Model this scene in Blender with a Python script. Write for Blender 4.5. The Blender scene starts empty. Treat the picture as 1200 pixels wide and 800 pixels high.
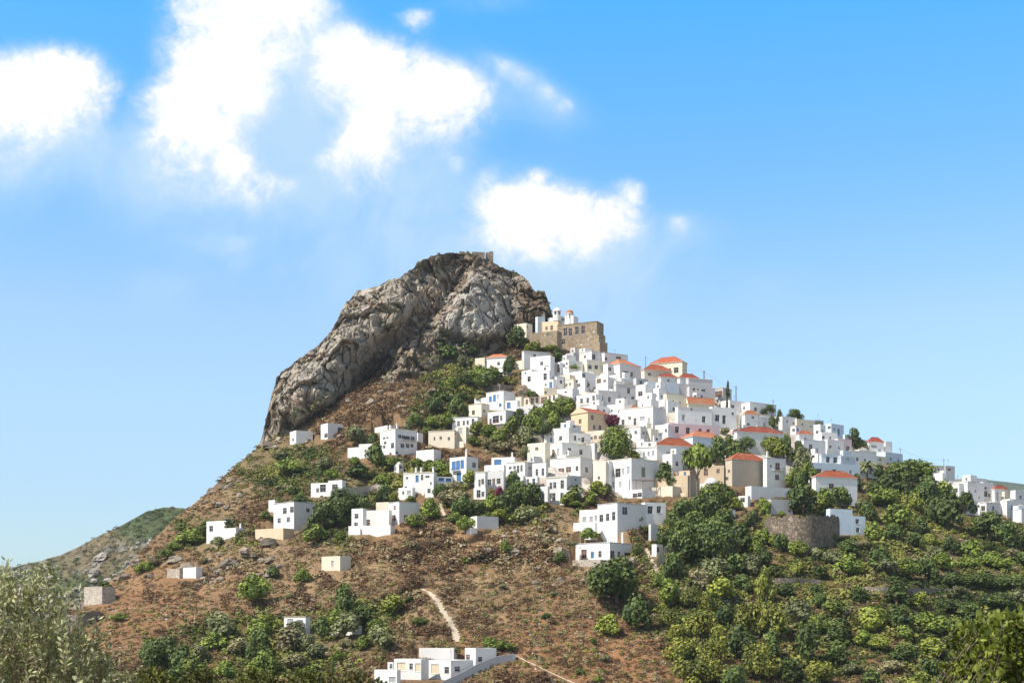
import bpy, math, random
import numpy as np
from mathutils import Vector, noise as mnoise
random.seed(7); rng = np.random.default_rng(7)
scene = bpy.context.scene
COL = scene.collection
R = math.radians
F = 50.0/36.0*1200.0        # focal length in photo pixels (photo is 1200 wide)
HZ = 740.0                  # photo row of the horizon; camera stands at the origin, looking along +Y
SUN_AZ = (-0.87, -0.49); SUN_EL = 50.0

# ------------------------------------------------------------------ noise (vectorised)
def _hash(ix, iy, iz, seed):
    h = (ix*374761393 + iy*668265263 + iz*2147483647 + seed*974634777) & 0xFFFFFFFF
    h = ((h ^ (h >> 13))*1274126177) & 0xFFFFFFFF
    h = (h ^ (h >> 16)) & 0xFFFFFFFF
    return h.astype(np.float64)/4294967295.0
def vnoise(x, y, z=0.0, seed=0):
    x = np.asarray(x, float); y = np.asarray(y, float); z = np.broadcast_to(np.asarray(z, float), x.shape)
    x0 = np.floor(x).astype(np.int64); y0 = np.floor(y).astype(np.int64); z0 = np.floor(z).astype(np.int64)
    fx = x-x0; fy = y-y0; fz = z-z0
    fx = fx*fx*(3-2*fx); fy = fy*fy*(3-2*fy); fz = fz*fz*(3-2*fz)
    r = 0
    for dx in (0, 1):
        for dy in (0, 1):
            for dz in (0, 1):
                w = (fx if dx else 1-fx)*(fy if dy else 1-fy)*(fz if dz else 1-fz)
                r = r + w*_hash(x0+dx, y0+dy, z0+dz, seed)
    return r*2-1
def fbm(x, y, z=0.0, o=4, seed=0):
    r = 0; a = 1; s = 0
    for i in range(o):
        r = r + a*vnoise(np.asarray(x)*2**i, np.asarray(y)*2**i, np.asarray(z)*2**i, seed+i*17); s += a; a *= .5
    return r/s
def ridged(x, y, z=0.0, o=4, seed=0):
    r = 0; a = 1; s = 0
    for i in range(o):
        r = r + a*(1-np.abs(vnoise(np.asarray(x)*2**i, np.asarray(y)*2**i, np.asarray(z)*2**i, seed+i*17))*2); s += a; a *= .5
    return r/s
def facets(x, y, z, seed):
    """broken, flat-faced blocks: every Worley cell is a tilted plane of its own height"""
    p = np.stack([x, y, z], -1); i0 = np.floor(p).astype(np.int64); best = np.full(x.shape, 9e9); val = np.zeros(x.shape); second = np.full(x.shape, 9e9)
    for dx in (-1, 0, 1):
        for dy in (-1, 0, 1):
            for dz in (-1, 0, 1):
                c = i0+np.array([dx, dy, dz]); h_ = [_hash(c[..., 0], c[..., 1], c[..., 2], seed+k) for k in range(7)]
                o = p-(c+np.stack(h_[:3], -1)); d = (o**2).sum(-1)
                v = h_[3]-.5+o[..., 0]*(h_[4]-.5)*1.6+o[..., 2]*(h_[5]-.5)*1.6
                u = d < best; second = np.where(u, best, np.minimum(second, d)); val = np.where(u, v, val); best = np.where(u, d, best)
    return val, np.sqrt(second)-np.sqrt(best)
def sstep(a, b, x):
    t = np.clip((np.asarray(x, float)-a)/(b-a), 0, 1); return t*t*(3-2*t)

# ------------------------------------------------------------------ mesh helpers
def mesh_np(name, verts, faces, mats=(), fmat=None, smooth=False, colors=None, var=None):
    """verts (n,3) array; faces (m,k) array (one k) or list of lists."""
    me = bpy.data.meshes.new(name)
    verts = np.asarray(verts, np.float32)
    if isinstance(faces, np.ndarray):
        m, k = faces.shape
        me.vertices.add(len(verts)); me.vertices.foreach_set('co', verts.ravel())
        me.loops.add(m*k); me.loops.foreach_set('vertex_index', faces.astype(np.int32).ravel())
        me.polygons.add(m); me.polygons.foreach_set('loop_start', np.arange(0, m*k, k, dtype=np.int32))
        me.polygons.foreach_set('loop_total', np.full(m, k, np.int32))
        me.update(calc_edges=True)
    else:
        me.from_pydata([tuple(map(float, v)) for v in verts], [], faces); me.update()
    for mm in mats: me.materials.append(mm)
    if fmat is not None: me.polygons.foreach_set('material_index', np.asarray(fmat, np.int32))
    me.polygons.foreach_set('use_smooth', np.full(len(me.polygons), bool(smooth)))
    if colors is not None:
        colors = np.asarray(colors, np.float32)
        dom = 'POINT' if len(colors) == len(verts) else 'FACE'
        at = me.attributes.new('tint', 'FLOAT_COLOR', dom)
        c4 = np.ones((len(colors), 4), np.float32); c4[:, :3] = colors
        at.data.foreach_set('color', c4.ravel())
    if var is not None:
        at = me.attributes.new('var', 'FLOAT', 'FACE'); at.data.foreach_set('value', np.asarray(var, np.float32))
    return me
def link(name, me, parent=None, loc=None, rotz=None):
    o = bpy.data.objects.new(name, me); COL.objects.link(o)
    if parent is not None: o.parent = parent
    if loc is not None: o.location = loc
    if rotz is not None: o.rotation_euler = (0, 0, rotz)
    return o
def tag(o, label=None, cat=None, group=None, kind=None):
    if label: o['label'] = label
    if cat: o['category'] = cat
    if group: o['group'] = group
    if kind: o['kind'] = kind
    return o
class MB:
    def __init__(s): s.v = []; s.f = []; s.m = []
    def quad(s, a, b, c, d, m=0):
        n = len(s.v); s.v += [a, b, c, d]; s.f.append([n, n+1, n+2, n+3]); s.m.append(m)
    def poly(s, pts, m=0):
        n = len(s.v); s.v += list(pts); s.f.append(list(range(n, n+len(pts)))); s.m.append(m)
    def box(s, x0, y0, z0, x1, y1, z1, m=0):
        n = len(s.v)
        s.v += [(x0,y0,z0),(x1,y0,z0),(x1,y1,z0),(x0,y1,z0),(x0,y0,z1),(x1,y0,z1),(x1,y1,z1),(x0,y1,z1)]
        for q in ([0,3,2,1],[4,5,6,7],[0,1,5,4],[1,2,6,5],[2,3,7,6],[3,0,4,7]):
            s.f.append([n+i for i in q]); s.m.append(m)
    def bar(s, p, q, r, n=6, r2=None, m=0):
        p = Vector(p); q = Vector(q); d = (q-p)
        if d.length < 1e-6: return
        d.normalize(); a = d.orthogonal().normalized(); b = d.cross(a); k = len(s.v); r2 = r if r2 is None else r2
        for c, rr in ((p, r), (q, r2)):
            for i in range(n):
                t = 2*math.pi*i/n; s.v.append(tuple(c+a*rr*math.cos(t)+b*rr*math.sin(t)))
        for i in range(n):
            j = (i+1) % n; s.f.append([k+i, k+j, k+n+j, k+n+i]); s.m.append(m)
        s.f.append([k+i for i in reversed(range(n))]); s.m.append(m)
        s.f.append([k+n+i for i in range(n)]); s.m.append(m)
    def lathe(s, prof, cx=0, cy=0, n=16, m=0, a0=0.0):
        k = len(s.v)
        for r, z in prof:
            for i in range(n):
                t = a0+2*math.pi*i/n; s.v.append((cx+r*math.cos(t), cy+r*math.sin(t), z))
        for j in range(len(prof)-1):
            for i in range(n):
                i2 = (i+1) % n
                s.f.append([k+j*n+i, k+j*n+i2, k+(j+1)*n+i2, k+(j+1)*n+i]); s.m.append(m)
    def mesh(s, name, mats, smooth=False):
        return mesh_np(name, np.array(s.v, float).reshape(-1, 3), s.f, mats, s.m, smooth)

# ------------------------------------------------------------------ materials
def nt(name):
    m = bpy.data.materials.new(name); m.use_nodes = True
    t = m.node_tree; b = t.nodes['Principled BSDF']; return m, t, b
def N(t, typ, **kw):
    n = t.nodes.new(typ)
    for k, v in kw.items(): setattr(n, k, v)
    return n
def ramp(t, fac, stops):
    r = N(t, 'ShaderNodeValToRGB'); t.links.new(fac, r.inputs[0]); e = r.color_ramp.elements
    while len(e) < len(stops): e.new(.5)
    for i, (p, c) in enumerate(stops):
        e[i].position = p; e[i].color = (*c, 1) if len(c) == 3 else c
    return r.outputs[0]
def mix(t, fac, a, b, mode='MIX'):
    n = N(t, 'ShaderNodeMix', data_type='RGBA', blend_type=mode)
    for s, v in ((n.inputs[0], fac), (n.inputs[6], a), (n.inputs[7], b)):
        if isinstance(v, bpy.types.NodeSocket): t.links.new(v, s)
        elif isinstance(v, (int, float)): s.default_value = v
        else: s.default_value = (*v, 1)
    return n.outputs[2]
def math_(t, op, a, b=None, c=None, clamp=False):
    n = N(t, 'ShaderNodeMath', operation=op, use_clamp=clamp)
    for i, v in enumerate((a, b, c)):
        if v is None: continue
        if isinstance(v, bpy.types.NodeSocket): t.links.new(v, n.inputs[i])
        else: n.inputs[i].default_value = v
    return n.outputs[0]
def noise(t, scale, detail=4, rough=.55, vec=None, dist=0.0):
    n = N(t, 'ShaderNodeTexNoise'); n.inputs['Scale'].default_value = scale
    n.inputs['Detail'].default_value = detail; n.inputs['Roughness'].default_value = rough; n.inputs['Distortion'].default_value = dist
    if vec is not None: t.links.new(vec, n.inputs['Vector'])
    return n.outputs['Fac']
def coords(t, which='Object', scale=None):
    c = N(t, 'ShaderNodeTexCoord').outputs[which]
    if scale:
        mp = N(t, 'ShaderNodeMapping'); mp.inputs['Scale'].default_value = scale
        t.links.new(c, mp.inputs['Vector']); c = mp.outputs['Vector']
    return c
def worldpos(t):
    return N(t, 'ShaderNodeNewGeometry').outputs['Position']
def bump(t, b, h, strength=.5, dist=.1):
    n = N(t, 'ShaderNodeBump'); n.inputs['Strength'].default_value = strength; n.inputs['Distance'].default_value = dist
    t.links.new(h, n.inputs['Height']); t.links.new(n.outputs[0], b.inputs['Normal'])
def plaster(name, c, dirt=.2, stain=(.45, .40, .33)):
    m, t, b = nt(name); p = worldpos(t)
    n1 = noise(t, .35, 5, .6, p); n2 = noise(t, 2.2, 4, .6, p)
    mp = N(t, 'ShaderNodeMapping'); mp.inputs['Scale'].default_value = (1.3, 1.3, .22); t.links.new(p, mp.inputs[0])
    n3 = noise(t, 1.0, 5, .65, mp.outputs[0])
    c1 = mix(t, ramp(t, n1, [(.35, (0, 0, 0)), (.7, (1, 1, 1))]), c, tuple(x*.90 for x in c))
    f = math_(t, 'MULTIPLY', ramp(t, n3, [(.52, (0, 0, 0)), (.75, (1, 1, 1))]), dirt*2.2, clamp=True)
    c2 = mix(t, f, c1, tuple(a*s/.5 if a*s/.5 < a else a*.8 for a, s in zip(c, stain)))
    oi = N(t, 'ShaderNodeObjectInfo').outputs['Random']
    v = math_(t, 'MULTIPLY_ADD', oi, .22, .80)
    c3 = mix(t, 1.0, c2, v, 'MULTIPLY')
    t.links.new(c3, b.inputs['Base Color']); b.inputs['Roughness'].default_value = .9
    bump(t, b, n2, .35, .05); return m
def plain(name, c, rough=.7, var=.25, scale=3.0):
    m, t, b = nt(name); n1 = noise(t, scale, 4, .6, worldpos(t))
    t.links.new(mix(t, n1, tuple(x*(1-var) for x in c), tuple(min(1, x*(1+var)) for x in c)), b.inputs['Base Color'])
    b.inputs['Roughness'].default_value = rough; return m
def stone(name, c1, c2, c3, scale=1.1, mortar=.5):
    m, t, b = nt(name); p = worldpos(t)
    v = N(t, 'ShaderNodeTexVoronoi'); v.inputs['Scale'].default_value = scale; t.links.new(p, v.inputs['Vector'])
    v2 = N(t, 'ShaderNodeTexVoronoi', feature='DISTANCE_TO_EDGE'); v2.inputs['Scale'].default_value = scale; t.links.new(p, v2.inputs['Vector'])
    sep = N(t, 'ShaderNodeSeparateColor'); t.links.new(v.outputs['Color'], sep.inputs[0])
    base = ramp(t, sep.outputs[0], [(0, c1), (.5, c2), (1, c3)])
    n1 = noise(t, .25, 5, .6, p); n2 = noise(t, 4, 4, .6, p)
    base = mix(t, ramp(t, n1, [(.35, (0, 0, 0)), (.65, (.6, .6, .6))]), base, c1)
    edge = ramp(t, v2.outputs['Distance'], [(.0, (0, 0, 0)), (.09, (1, 1, 1))])
    base = mix(t, edge, tuple(x*mortar for x in c1), base)
    t.links.new(base, b.inputs['Base Color']); b.inputs['Roughness'].default_value = .95
    bump(t, b, mix(t, .3, edge, n2), .6, .12); return m
M = {}
M['white'] = plaster('white_plaster', (.80, .79, .77))
M['cream'] = plaster('cream_plaster', (.78, .70, .56))
M['beige'] = plaster('beige_plaster', (.62, .53, .41), .2)
M['peach'] = plaster('peach_plaster', (.78, .60, .40))
M['pink'] = plaster('pink_plaster', (.70, .55, .58))
M['blue'] = plaster('pale_blue_shade_plaster', (.62, .71, .80))  # mostly the blue cast of shaded walls, put into the plaster colour
M['grey'] = plaster('grey_plaster', (.56, .55, .55), .2)
M['tan'] = plaster('tan_plaster', (.66, .52, .36), .2)
M['stone'] = stone('brown_masonry', (.25, .19, .13), (.34, .265, .185), (.43, .345, .25), 1.3, .6)
M['drystone'] = stone('dry_stone', (.18, .145, .115), (.26, .215, .175), (.36, .31, .26), 1.6, .4)
M['rubble'] = stone('rubble_masonry', (.13, .10, .075), (.22, .17, .125), (.38, .30, .22), 1.5, .3)
M['palestone'] = stone('pale_stone', (.38, .32, .26), (.50, .44, .36), (.6, .54, .46), 1.4, .6)
M['roofslab'] = plain('roof_screed', (.62, .58, .53), .9, .15, .8)
M['glass'] = plain('dark_window', (.025, .022, .024), .25, .4, 2)
M['glassblue'] = plain('blue_shutter', (.06, .17, .36), .5, .2, 2)
M['glassbrown'] = plain('brown_wood', (.12, .05, .035), .6, .35, 3)
M['glassgrey'] = plain('grey_shutter', (.36, .37, .38), .6, .2, 3)
M['glassgreen'] = plain('green_shutter', (.20, .26, .20), .6, .2, 3)
M['glassred'] = plain('red_wood', (.28, .04, .05), .6, .2, 3)
M['glasscream'] = plain('cream_wood', (.6, .52, .38), .6, .2, 3)
M['framew'] = plain('white_frame', (.66, .64, .60), .6, .1, 3)
M['metal'] = plain('dark_metal', (.09, .09, .10), .5, .3, 3)
M['pole'] = plain('weathered_pole', (.16, .14, .13), .8, .3, 2)
M['wood'] = plain('pergola_wood', (.22, .13, .085), .8, .3, 3)
def tile_mat(name, c):
    m, t, b = nt(name); p = worldpos(t)
    w = N(t, 'ShaderNodeTexWave', wave_type='BANDS', bands_direction='DIAGONAL'); w.inputs['Scale'].default_value = .9; w.inputs['Distortion'].default_value = .4
    t.links.new(p, w.inputs['Vector']); n1 = noise(t, 1.2, 5, .6, p); n2 = noise(t, .3, 3, .6, p)
    c1 = mix(t, n1, tuple(x*.6 for x in c), tuple(min(1, x*1.35) for x in c))
    c1 = mix(t, math_(t, 'MULTIPLY', w.outputs['Fac'], .35), c1, tuple(x*.55 for x in c))
    c1 = mix(t, ramp(t, n2, [(.5, (0, 0, 0)), (.8, (.5, .5, .5))]), c1, (.42, .26, .17))
    t.links.new(c1, b.inputs['Base Color']); b.inputs['Roughness'].default_value = .85; bump(t, b, w.outputs['Fac'], .6, .1); return m
M['tile'] = tile_mat('red_roof_tiles', (.36, .085, .032))
M['tileorange'] = tile_mat('orange_roof_tiles', (.42, .15, .065))
M['tilered'] = tile_mat('dark_red_roof_tiles', (.32, .066, .034))

def leaf_mat(name, dark, light, trans=.09):
    m, t, b = nt(name)
    a = N(t, 'ShaderNodeAttribute', attribute_name='var').outputs['Fac']
    oi = N(t, 'ShaderNodeObjectInfo').outputs['Random']
    c = mix(t, a, dark, light)
    c = mix(t, 1.0, c, math_(t, 'MULTIPLY_ADD', oi, .55, .72), 'MULTIPLY')
    t.links.new(c, b.inputs['Base Color']); b.inputs['Roughness'].default_value = .62
    b.inputs['Specular IOR Level'].default_value = .3
    tr = N(t, 'ShaderNodeBsdfTranslucent'); t.links.new(mix(t, 1.0, c, (1.0, 1.15, .5), 'MULTIPLY'), tr.inputs['Color'])
    ms = N(t, 'ShaderNodeMixShader'); ms.inputs[0].default_value = trans
    t.links.new(b.outputs[0], ms.inputs[1]); t.links.new(tr.outputs[0], ms.inputs[2])
    t.links.new(ms.outputs[0], t.nodes['Material Output'].inputs['Surface']); return m
LEAF = {
 'D': leaf_mat('dark_green_leaves', (.036, .062, .014), (.15, .19, .040)),
 'G': leaf_mat('green_leaves', (.065, .10, .014), (.26, .31, .050)),
 'Y': leaf_mat('yellow_green_leaves', (.10, .125, .015), (.36, .38, .060)),
 'O': leaf_mat('olive_green_leaves', (.085, .095, .038), (.29, .30, .13)),
 'K': leaf_mat('khaki_leaves', (.13, .115, .055), (.34, .30, .15)),
 'B': leaf_mat('bougainvillea_leaves', (.10, .015, .035), (.26, .04, .085)),
 'V': leaf_mat('pine_needles', (.05, .072, .012), (.33, .32, .05)),
}
def tint_mat(name, rough=.9, bscale=3.0, trans=False):
    m, t, b = nt(name); p = worldpos(t)
    a = N(t, 'ShaderNodeAttribute', attribute_name='tint').outputs['Color']
    n1 = noise(t, bscale, 4, .6, p)
    c = mix(t, 1.0, a, ramp(t, n1, [(.25, (.65, .65, .65)), (.75, (1.3, 1.3, 1.3))]), 'MULTIPLY')
    t.links.new(c, b.inputs['Base Color']); b.inputs['Roughness'].default_value = rough
    b.inputs['Specular IOR Level'].default_value = .15
    bump(t, b, n1, .7, .3); return m
M['scrub'] = tint_mat('scrub_leaves', .9, 6.0)
M['bark'] = plain('bark', (.16, .115, .08), .9, .35, 4)
# ------------------------------------------------------------------ the hill
SIL_X = np.array([-1500,-600,-200, 0, 60,100,150,175,210,240,270,305,340,400,450,500,560,600,640,690,720,760,800,860,920,980,1050,1080,1100,1150,1200,1300,1600,2600], float)
SIL_Y = np.array([ 790, 770, 752,742,725,702,664,636,603,580,550,522,500,462,436,424,412,402,400,415,424,432,444,470,490,508,536,556,564,578,592,625,700,790], float)
YS_X = np.array([-1500,0,100,200,305,450,600,720,900,1060,1200,1600,2600], float)
YS_Y = np.array([ 380,420,455,510,560,590,612,600,580,565,560,560,500], float)
YB = 330.0
def sil(px): return np.interp(px, SIL_X, SIL_Y)
def ys(px): return np.interp(px, YS_X, YS_Y)
def depth(px, py):
    """distance along +Y of the hill's surface for a photo pixel (hill face only)"""
    px = np.asarray(px, float); py = np.asarray(py, float)
    s = sil(px); t = np.clip((830-py)/(830-s), 0, 1); Y1 = ys(px)
    Y = YB + (Y1-YB)*(.80*t+.20*t**3)
    w = np.sin(np.pi*t)
    Y = Y + w*(7*vnoise(px/75, py/48, 0, 5) + 3.4*vnoise(px/26+py/30, py/15, 0, 6) + 1.5*vnoise(px/11, py/6, 0, 8))
    return Y
def at(px, py):
    """ground point (x, y, z) of the hill seen at a photo pixel"""
    s = float(sil(px)); q = max(py, s+.5); Y = float(depth(px, q))
    return ((px-600)/F*Y, Y, (HZ-q)/F*Y)
def near_z(Y):
    return np.interp(Y, [-80, 0, 6, 40, 120, 200, 270, 315], [-1.7, -1.7, -1.9, -6, -17, -22, -22, -19])

# ---- what grows where, in real ground colour --------------------------------
# (px, py, rx, ry, colour weights) patches of soil / scrub / greenery
def region(px, py):
    """returns green density 0..1, tan/grass 0..1, red soil 0..1, town 0..1"""
    px = np.asarray(px, float); py = np.asarray(py, float)
    def el(cx, cy, rx, ry, soft=.5):
        d = np.sqrt(((px-cx)/rx)**2+((py-cy)/ry)**2); return 1-sstep(1-soft, 1+soft, d)
    n = fbm(px/60, py/40, 0, 4, 11)
    green = np.zeros_like(px)
    for e in [(1060,640,170,110), (1330,700,170,90), (960,740,150,70),(1120,740,130,80),(830,650,75,55), (840,730,70,70), (300,760,120,40), (420,735,45,35), (390,600,60,40),
              (640,500,50,28), (590,595,70,25), (340,550,70,40), (250,625,50,20), (540,480,50,40), (560,440,70,20), (520,560,50,20), (1090,580,70,40), (460,560,40,20), (770,640,30,30)]:
        green = np.maximum(green, el(*e))
    tan = np.clip(.5*el(620,690,120,50)+.5*el(350,690,160,50)+.6*el(640,620,60,25)+.5*el(480,640,200,30)+.4*el(330,560,120,50), 0, 1)
    red = np.clip(.9*el(860,790,160,40)+.9*el(950,700,120,60,.6)*.7+.8*el(660,760,110,60)+.7*el(200,720,110,60)+.7*el(440,585,40,12)+.6*el(550,640,150,40)+.7*el(260,790,60,30)+.6*el(1040,760,60,40), 0, 1)
    town = np.maximum.reduce([el(720,480,105,60,.3), el(850,510,90,48,.3), el(960,530,75,34,.3), el(690,545,70,34,.3), el(1150,585,60,18,.3)])
    return np.clip(green+.35*n*(green > .02), 0, 1), np.clip(tan+.5*n, 0, 1), np.clip(red+.4*n, 0, 1), town
def ground_colour(px, py):
    g, tn, rd, tw = region(px, py)
    base = np.array([.165, .102, .053]); tanc = np.array([.27, .195, .115]); redc = np.array([.225, .112, .050]); grn = np.array([.085, .082, .035]); twc = np.array([.50, .46, .41])
    n = fbm(px/14, py/9, 0, 4, 23); n2 = fbm(px/40, py/22, 3, 3, 29)
    c = base*(1+.35*n[..., None])
    c = c+(tanc-c)*(np.clip(tn+.5*n2, 0, 1)*.75)[..., None]
    c = c+(redc-c)*(np.clip(rd-.3*n2, 0, 1)*.8)[..., None]
    c = c+(grn-c)*(np.clip(g, 0, 1)*.55)[..., None]
    c = c+(twc-c)*(tw*.8)[..., None]
    return np.clip(c*(1+.2*n2[..., None]), .01, .9)

def foot(q, x, y):
    dx, dy = x-q['cx'], y-q['cy']; c, s = math.cos(q['A']), math.sin(q['A']); return dx*c-dy*s, dx*s+dy*c
def build_hill():
    px = np.concatenate([np.linspace(-1500, -240, 60)[:-1], np.arange(-240, 1501, 3.0), np.linspace(1500, 2600, 60)[1:]])
    u = (px-600)/F; rows = []; cols = []
    for Y in [-80, -30, 0, 6, 15, 25, 40, 60, 90, 120, 160, 200, 240, 270, 295, 315]:
        d = max(Y, 60.0); x = u*d; z = near_z(Y)+.0*x+ (.35*vnoise(x/9, np.full_like(x, Y/9), 0, 3) if Y > 10 else 0*x)
        rows.append(np.stack([x, np.full_like(x, float(Y)), z], 1)); cols.append(np.tile([.15, .12, .06], (len(px), 1)))
    K = 130; s = sil(px)
    for k in range(K+1):
        py = 830+(s-830)*k/K; Y = depth(px, py)
        rows.append(np.stack([u*Y, Y, (HZ-py)/F*Y], 1)); cols.append(ground_colour(px, py))
    top = rows[-1]
    for d in [6, 15, 30, 60, 120, 220, 400, 700]:
        Y = top[:, 1]+d; z = np.maximum(top[:, 2]-.10*d-.0011*d*d, -34-.001*d)
        rows.append(np.stack([u*Y, Y, z], 1)); cols.append(np.tile([.16, .13, .08], (len(px), 1)))
    n = len(px); m = len(rows); V = np.concatenate(rows); C = np.concatenate(cols)
    for q in HOUSES:                      # level the ground the houses stand on (terraces cut into the slope)
        lx, ly = foot(q, V[:, 0], V[:, 1]); k_ = (lx > -q['L']-2.6) & (lx < 3.4) & (ly > -4.2) & (ly < q['W']+.5)
        V[k_, 2] = np.minimum(V[k_, 2], q['zb']-.03)
    i, j = np.meshgrid(np.arange(m-1), np.arange(n-1), indexing='ij'); a = (i*n+j).ravel()
    Fq = np.stack([a, a+1, a+n+1, a+n], 1)
    mt = tint_mat('hill_soil', .95, 1.3)
    o = link('hillside', mesh_np('hillside', V, Fq, [mt], smooth=True, colors=C)); tag(o, kind='structure')
    # base plain that carries on to the horizon
    g = MB(); g.lathe([(1, -36), (700, -36), (3000, -36.5), (9000, -38)], 0, 0, 64)
    m_, t, b = nt('plain_soil'); nn = noise(t, .004, 6, .6, worldpos(t))
    t.links.new(ramp(t, nn, [(.3, (.07, .085, .045)), (.55, (.17, .13, .075)), (.75, (.24, .19, .12))]), b.inputs['Base Color']); b.inputs['Roughness'].default_value = 1
    o = link('ground', g.mesh('ground', [m_])); tag(o, kind='structure')

# ---- hills behind -------------------------------------------------------------
def back_hill(name, pts, Y0, back, front_drop, cfun, step=3.0, rough=6.0, seed=3, slope=.9):
    pts = np.array(pts, float); px = np.arange(pts[0, 0], pts[-1, 0]+.1, step); top = np.interp(px, pts[:, 0], pts[:, 1])
    u = (px-600)/F; rows = []; cols = []
    zt = (HZ-top)/F*Y0
    for k in np.linspace(1, 0, 150):           # front face rising to the crest
        z = zt-(zt+40)*k; Y = Y0-(zt+40)*k/slope
        x = u*Y0
        nzz = rough*ridged(x/60, Y/60, z/60, 5, seed)*np.sin(np.pi*min(1, k*1.1+.0))
        rows.append(np.stack([x, Y-nzz*2.2, z+nzz*.5*(k > 0)], 1)); cols.append(cfun(x, Y, z, nzz))
    for d in [20, 60, 150, 400, 900]:
        z = zt-.45*d; rows.append(np.stack([u*Y0, np.full_like(px, Y0+d), np.maximum(z, -60)], 1)); cols.append(cols[-1])
    n = len(px); V = np.concatenate(rows); C = np.concatenate(cols)
    i, j = np.meshgrid(np.arange(len(rows)-1), np.arange(n-1), indexing='ij'); a = (i*n+j).ravel()
    o = link(name, mesh_np(name, V, np.stack([a, a+1, a+n+1, a+n], 1), [tint_mat(name+'_soil', .95, .35)], smooth=True, colors=C)); tag(o, kind='structure'); return V[:150*n].reshape(150, n, 3)
def c_left(x, Y, z, r):
    n = fbm(x/45, z/22, 0*z, 5, 41); n2 = fbm(x/9, z/5, 0*z, 4, 43); n3 = fbm(x/3.5, z/2.2, 0*z, 3, 44)
    grn = np.array([.062, .078, .034]); brn = np.array([.125, .10, .06]); rk = np.array([.30, .275, .245])
    f = sstep(-.35, .15, n+.4*n2)[:, None]; c = brn+(grn-brn)*f
    low = sstep(66, 40, z+14*n)*sstep(.02, .22, n2+.2*n)*.6
    c = c+(rk-c)*low[:, None]; return c*(1+.55*n3[:, None])*(1-.4*sstep(.1, .4, n2)[:, None])
RIDGE = back_hill('rocky_ridge', [(-260,720),(-80,690),(0,673),(27,661),(47,657),(71,650),(91,641),(115,628),(143,615),(170,600),(192,594),(215,595),(260,612),(320,640),(420,690)], 900, 0, 0, c_left, 1.5, 7, 3)
def c_far(x, Y, z, r):
    n = fbm(x/90, Y/90, z/60, 5, 51); f = sstep(-.2, .3, n)[:, None]
    return np.array([.075, .10, .075])*f+np.array([.17, .165, .135])*(1-f)
back_hill('distant_hill', [(850,640),(1000,575),(1100,561),(1150,561),(1166,563),(1185,565),(1200,567),(1260,572),(1400,590),(1700,650),(2000,735)], 2300, 0, 0, c_far, 3.0, 14, 8, .5)
back_hill('distant_hill', [(-900,735),(-500,700),(-200,668),(-60,662),(30,664),(100,668),(220,690),(400,738)], 3200, 0, 0, c_far, 3.0, 14, 9, .5)

# ---- the crag -------------------------------------------------------------------
RT = np.array([(300,522),(304,520),(307,512),(309,503),(313,487),(318,463),(324,443),(330,435),(339,430),(346,423),(360,412),(368,408),(381,395),(387,388),(393,379),(399,366),(408,352),(414,346),(420,340),(424,341),(432,338),(444,335),(456,328),(468,325),(478,318),(486,313),(489,307),(495,305),(505,300),(516,297),(528,295),(540,296),(552,297),(565,302),(577,308),(592,315),(605,320),(613,323),(619,329),(623,336),(627,342),(632,342),(638,344),(642,351),(645,361),(647,368),(650,372)], float)
RB = np.array([(300,524),(320,514),(340,508),(370,490),(400,470),(425,455),(445,450),(470,450),(500,438),(530,426),(560,418),(590,406),(615,396),(632,388),(650,378)], float)
def seg_d(px, py, pts):
    best = np.full(px.shape, 1e9); side = np.zeros(px.shape)
    for (x0, y0), (x1, y1) in zip(pts[:-1], pts[1:]):
        dx, dy = x1-x0, y1-y0; t = np.clip(((px-x0)*dx+(py-y0)*dy)/(dx*dx+dy*dy), 0, 1)
        ex = px-(x0+t*dx); ey = py-(y0+t*dy); d = np.hypot(ex, ey); sd = np.sign(ex*dy-ey*dx)
        u = d < best; best = np.where(u, d, best); side = np.where(u, sd, side)
    return best, side
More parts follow.
